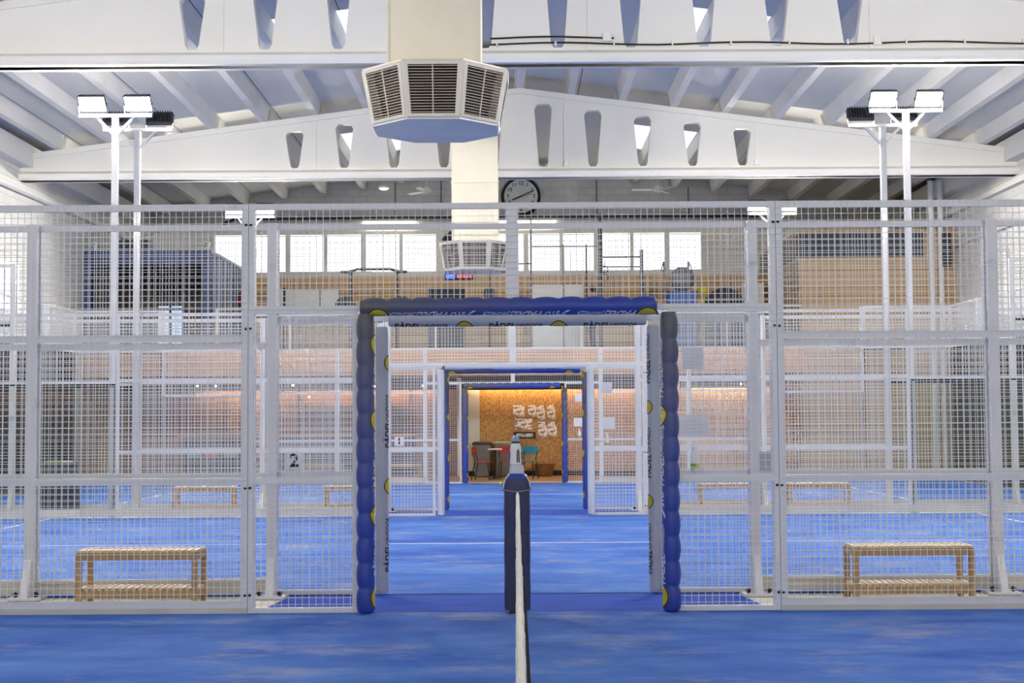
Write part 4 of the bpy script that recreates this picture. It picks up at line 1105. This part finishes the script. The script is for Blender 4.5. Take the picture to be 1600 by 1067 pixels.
MB().lathe([(.018, -.015), (.022, 0), (.01, .03)], 10, (0, -.105, 1.69)).build('nose', M['skin'], t, True)
skin_body('shirt', [(0, 0, .95), (0, -.01, 1.12), (0, 0, 1.34), (0, .01, 1.47), (.19, .01, 1.42), (.225, .015, 1.24), (-.19, .01, 1.42), (-.225, .015, 1.24)], [(0, 1), (1, 2), (2, 3), (3, 4), (4, 5), (3, 6), (6, 7)], [(.17, .13), (.155, .12), (.17, .125), (.10, .095), .07, .062, .07, .062], M['tshirt'], t)
skin_body('trousers', [(0, 0, .97), (0, 0, .88), (.1, 0, .84), (.105, -.01, .48), (.11, .03, .12), (-.1, 0, .84), (-.105, -.01, .48), (-.11, .03, .12)], [(0, 1), (1, 2), (2, 3), (3, 4), (1, 5), (5, 6), (6, 7)], [(.165, .125), (.15, .125), .10, .075, .06, .10, .075, .06], M['trousers'], t)

# ------------------------------------------------------------------ bar
def chair(label, x, y, rz, mt):
    t = thing('bar_chair', label, 'chair', (x, y, 0), rz)
    MB().box(-.2, .2, -.19, .19, .43, .455, 0, .04).build('seat', M[mt], t)
    MB().prism([(-.2, .6), (.2, .6), (.19, .8), (-.19, .8)], .205, .225, 0, 'y').build('backrest', M[mt], t)
    for sx in (-1, 1):
        MB().tube([(sx * .16, -.16, .43), (sx * .19, -.21, 0)], .012, 8).build('leg', M['black'], t, True)
        MB().tube([(sx * .16, .16, .43), (sx * .19, .24, 0)], .012, 8).build('leg', M['black'], t, True)
        MB().tube([(sx * .15, .15, .43), (sx * .16, .2, .6), (sx * .16, .23, .78)], .011, 8).build('back_rod', M['black'], t, True)
    return t
chair('red bar chair turned sideways in front of the grey bin', -.74, 35.75, 1.35, 'red')
chair('red bar chair with its back to the wall, left of the net post', -.16, 36.75, .15, 'red')
chair('teal bar chair right of the white bottle', .36, 36.2, -.3, 'teal')
t = thing('bar_table', 'small round bar table with pale top between the red chairs', 'table', (-.45, 36.35, 0))
MB().lathe([(.17, .715), (.18, .725), (.18, .745), (.17, .75)], 24).build('table_top', M['white'], t, True); MB().tube([(0, 0, .02), (0, 0, .715)], .03, 10).build('pedestal', M['black'], t, True); MB().lathe([(.16, 0), (.16, .015), (.05, .03)], 20).build('base', M['black'], t, True)
def wbin(label, x, w, lidm, bm_):
    t = thing('wheeled_bin', label, 'bin', (x, 37.95, 0))
    loft(MB(), [rrect(w * .82, .4, .02, 4, .04), rrect(w, .5, .82, 4, .04)]).build('bin_body', bm_, t, True)
    loft(MB(), [rrect(w + .05, .55, .82, 4, .04), rrect(w + .05, .55, .86, 4, .04), rrect(w - .04, .45, .9, 4, .04)]).build('lid', lidm, t, True)
    for s in (-1, 1): MB().tube([(s * w * .3 - .02, .2, .06), (s * w * .3 + .02, .2, .06)], .06, 12).build('wheel', M['black'], t, True)
wbin('grey wheeled bin with black lid at the strand board wall', -.80, .46, M['black'], M['binbody'])
wbin('grey green wheeled bin with pale green lid beside the first bin', -.26, .46, M['binlid'], M['binbody'])
t = thing('wicker_basket', 'brown wicker basket on the floor at the strand board wall', 'basket', (.79, 37.95, 0))
MB().lathe([(.2, 0), (.21, .02), (.265, .29), (.28, .3), (.28, .315), (.25, .31), (.2, .06)], 28).build('basket_body', M['wicker'], t, True)
MB().lathe([(.27, .295), (.295, .305), (.29, .325), (.265, .32)], 28).build('rim', M['wicker'], t, True)
def wallpos(px, py): d = 38.36; return ((px - 801) * d / 2303, 1.45 + (656 - py) * d / 2303)
for a, b_, c, d, lab in ((801, 633, 819, 651, 'topmost left photo print on the strand board wall'), (824, 633, 837, 651, 'second photo print in the top row'), (838, 634, 851, 656, 'third photo print in the top row'), (854, 633, 867, 655, 'rightmost photo print in the top row'),
                         (804, 654, 831, 671, 'wide photo print above the black framed picture'), (840, 659, 854, 683, 'lower tall photo print, left of the pair'), (855, 659, 869, 682, 'lower tall photo print, right of the pair')):
    (xa, za), (xb, zb) = wallpos(a, b_), wallpos(c, d)
    o = thing('photo_print', lab, 'picture', ((xa + xb) / 2, 38.4, zb), 0, 'photo prints on the strand board')
    w, h = xb - xa, za - zb
    MB().box(-w / 2, w / 2, -.012, .0, 0, h).build('print', M['poster'], o)
(xa, za), (xb, zb) = wallpos(802, 675), wallpos(836, 685)
o = thing('framed_picture', 'wide picture in a thick black frame below the photo prints', 'picture', ((xa + xb) / 2, 38.4, zb))
w, h = xb - xa, za - zb
MB().box(-w / 2, w / 2, -.03, 0, 0, .035).box(-w / 2, w / 2, -.03, 0, h - .035, h).box(-w / 2, -w / 2 + .06, -.03, 0, .035, h - .035).box(w / 2 - .06, w / 2, -.03, 0, .035, h - .035).build('frame', M['black'], o)
MB().box(-w / 2 + .06, w / 2 - .06, -.012, 0, .035, h - .035).build('print', M['poster'], o)
t = thing('bar_counter', 'long navy bar counter with wooden top under the gallery, left', 'counter', (-5.4, 37.3, 0))
MB().box(-2.9, 2.9, -.3, .3, 0, 1.06).build('counter_body', M['navy'], t); MB().box(-3.0, 3.0, -.38, .38, 1.06, 1.11).build('counter_top', M['fascia'], t)
for x, mt, lab in ((-8.0, 'green', 'leftmost green card on the navy counter front'), (-7.55, 'salmon', 'salmon card between two green cards on the counter'), (-7.1, 'green', 'green card right of the salmon card on the counter'), (-6.4, 'salmon', 'small salmon card at the right on the counter front')):
    tag(MB().box(-.16, .16, -.01, 0, 0, .2).build('counter_card', M[mt], None, False, (x, 36.99, .55)), lab, 'card', 'coloured cards on the counter')
t = thing('back_shelf', 'dark shelf unit behind the bar counter', 'shelf', (-4.2, 39.2, 0))
MB().box(-1.5, 1.5, -.18, .18, 0, .04).box(-1.5, -1.46, -.18, .18, .04, 2.3).box(1.46, 1.5, -.18, .18, .04, 2.3).build('frame', M['brownwood'], t)
for z in (.8, 1.3, 1.8): MB().box(-1.46, 1.46, -.18, .18, z, z + .03).build('shelf_board', M['brownwood'], t)
tag(MB().box(-.42, .42, -.02, 0, 0, 1.0).build('wall_board', M['osb'], None, False, (-7.2, 39.38, 1.15)), 'strand board panel on the brown bar wall behind the counter', 'board')
o = thing('wall_poster', 'small green poster on the strand board panel at left', 'poster', (-7.15, 39.35, 1.4)); MB().box(-.1, .1, -.01, 0, 0, .26).build('sheet', M['green'], o)
for i, (x, z) in enumerate(((-7.75, 2.33), (-7.3, 2.33), (-6.6, 2.33), (-5.0, 2.05), (-5.4, 2.33), (-3.4, 2.3), (-2.2, 2.3), (5.6, 2.3), (6.4, 2.3), (3.2, 2.25))):
    t = thing('pendant_bulb', ['warm pendant bulb, leftmost under the gallery', 'warm pendant bulb, second from the left under the gallery', 'warm pendant bulb above the strand board panel', 'low warm pendant bulb above the middle of the counter', 'warm pendant bulb just left of the low one', 'warm pendant bulb above the counter end', 'warm pendant bulb left of the bar entrance', 'warm pendant bulb right of the grey printed post', 'warm pendant bulb, rightmost under the gallery', 'warm pendant bulb at the right end of the strand board'][i], 'lamp', (x, 36.2, z))
    MB().tube([(0, 0, .07), (0, 0, 2.55 - z)], .006, 6).build('cord', M['black'], t); MB().lathe([(.02, .09), (.022, .04), (.02, .035)], 10).build('socket', M['black'], t, True); MB().ball((0, 0, 0), .022, 12).build('bulb', M['bulb'], t, True)
for x, y, hl, lab in ((1.2, 38.22, 2.4, 'warm strip light washing the top of the strand board wall'), (-5.2, 39.1, 3.2, 'added warm strip light brightening the brown wall behind the bar counter'), (5.65, 38.72, 1.15, 'added warm strip light brightening the timber wall right of the strand board')):  # the last two strips are added to warm the dim bar back
    t = thing('strip_light', lab, 'light', (x, y, 2.44))
    MB().box(-hl, hl, -.04, .04, .03, .11).build('housing', M['white'], t); MB().tube([(-hl + .02, 0, .0), (hl - .02, 0, .0)], .025, 8).build('tube', M['strip'], t)
tag(MB().ball((0, 0, 0), .034, 16).build('tennis_ball', M['ball'], None, True, (-.29, 32.9, .049)), 'yellow green tennis ball on the farthest court, left of the net post', 'ball')
tag(MB().ball((0, 0, 0), .034, 16).build('tennis_ball', M['ball'], None, True, (.32, 34.9, .036)), 'yellow tennis ball near the bar entrance, right of the net post', 'ball')
# covered bin on the walkway
t = thing('grey_bin', 'dark grey tapered bin behind the glass at far left', 'bin', (-7.05, 22.98, 0))
loft(MB(), [rrect(.58, .5, .0, 5, .08), rrect(.53, .46, .3, 5, .08), rrect(.46, .42, .78, 5, .07), rrect(.44, .40, .8, 5, .07)]).build('bin_body', M['darkgrey'], t, True)
loft(MB(), [rrect(.48, .44, .8, 5, .07), rrect(.48, .44, .83, 5, .07)]).build('lid', M['midgrey'], t, True)
t = thing('padel_racket', 'green padel racket lying on the grey bin', 'racket', (-7.05, 22.9, .83))
MB().lathe([(.02, 0), (.125, .004), (.13, .018), (.125, .034), (.02, .038)], 24, (-.07, 0, 0)).build('racket_head', M['lime'], t, True); MB().tube([(.05, 0, .02), (.24, -.05, .02)], .015, 8).build('handle', M['white'], t, True)

# ------------------------------------------------------------------ lights and world
w = bpy.data.worlds.new('world'); sc.world = w; w.use_nodes = True
bg = w.node_tree.nodes['Background']; bg.inputs[0].default_value = (1.0, .97, .92, 1); bg.inputs[1].default_value = 1.25

# ------------------------------------------------------------------ camera
cam = bpy.data.cameras.new('camera'); cam.sensor_width = 36; cam.lens = 2303 / 1600 * 36; cam.clip_end = 200; cam.clip_start = .05
co = bpy.data.objects.new('camera', cam); COL.objects.link(co)
pitch = math.atan((656 - 533.5) / 2303); yaw = math.atan(1 / 2303.)
co.matrix_world = Matrix.Translation((0, 0, 1.45)) @ Matrix.Rotation(yaw, 4, 'Z') @ Matrix.Rotation(PI / 2 + pitch, 4, 'X') @ Matrix.Rotation(math.radians(-.35), 4, 'Z')
sc.camera = co
sc.view_settings.view_transform = 'Standard'; sc.view_settings.look = 'None'; sc.view_settings.gamma = 1; sc.view_settings.use_curve_mapping = False
sc.view_settings.exposure = 0.12
cy = sc.cycles
cy.use_denoising = True; cy.max_bounces = 7; cy.diffuse_bounces = 4; cy.glossy_bounces = 3; cy.transparent_max_bounces = 16; cy.transmission_bounces = 4
cy.sample_clamp_indirect = 6; cy.caustics_reflective = False; cy.caustics_refractive = False; cy.blur_glossy = 0.5
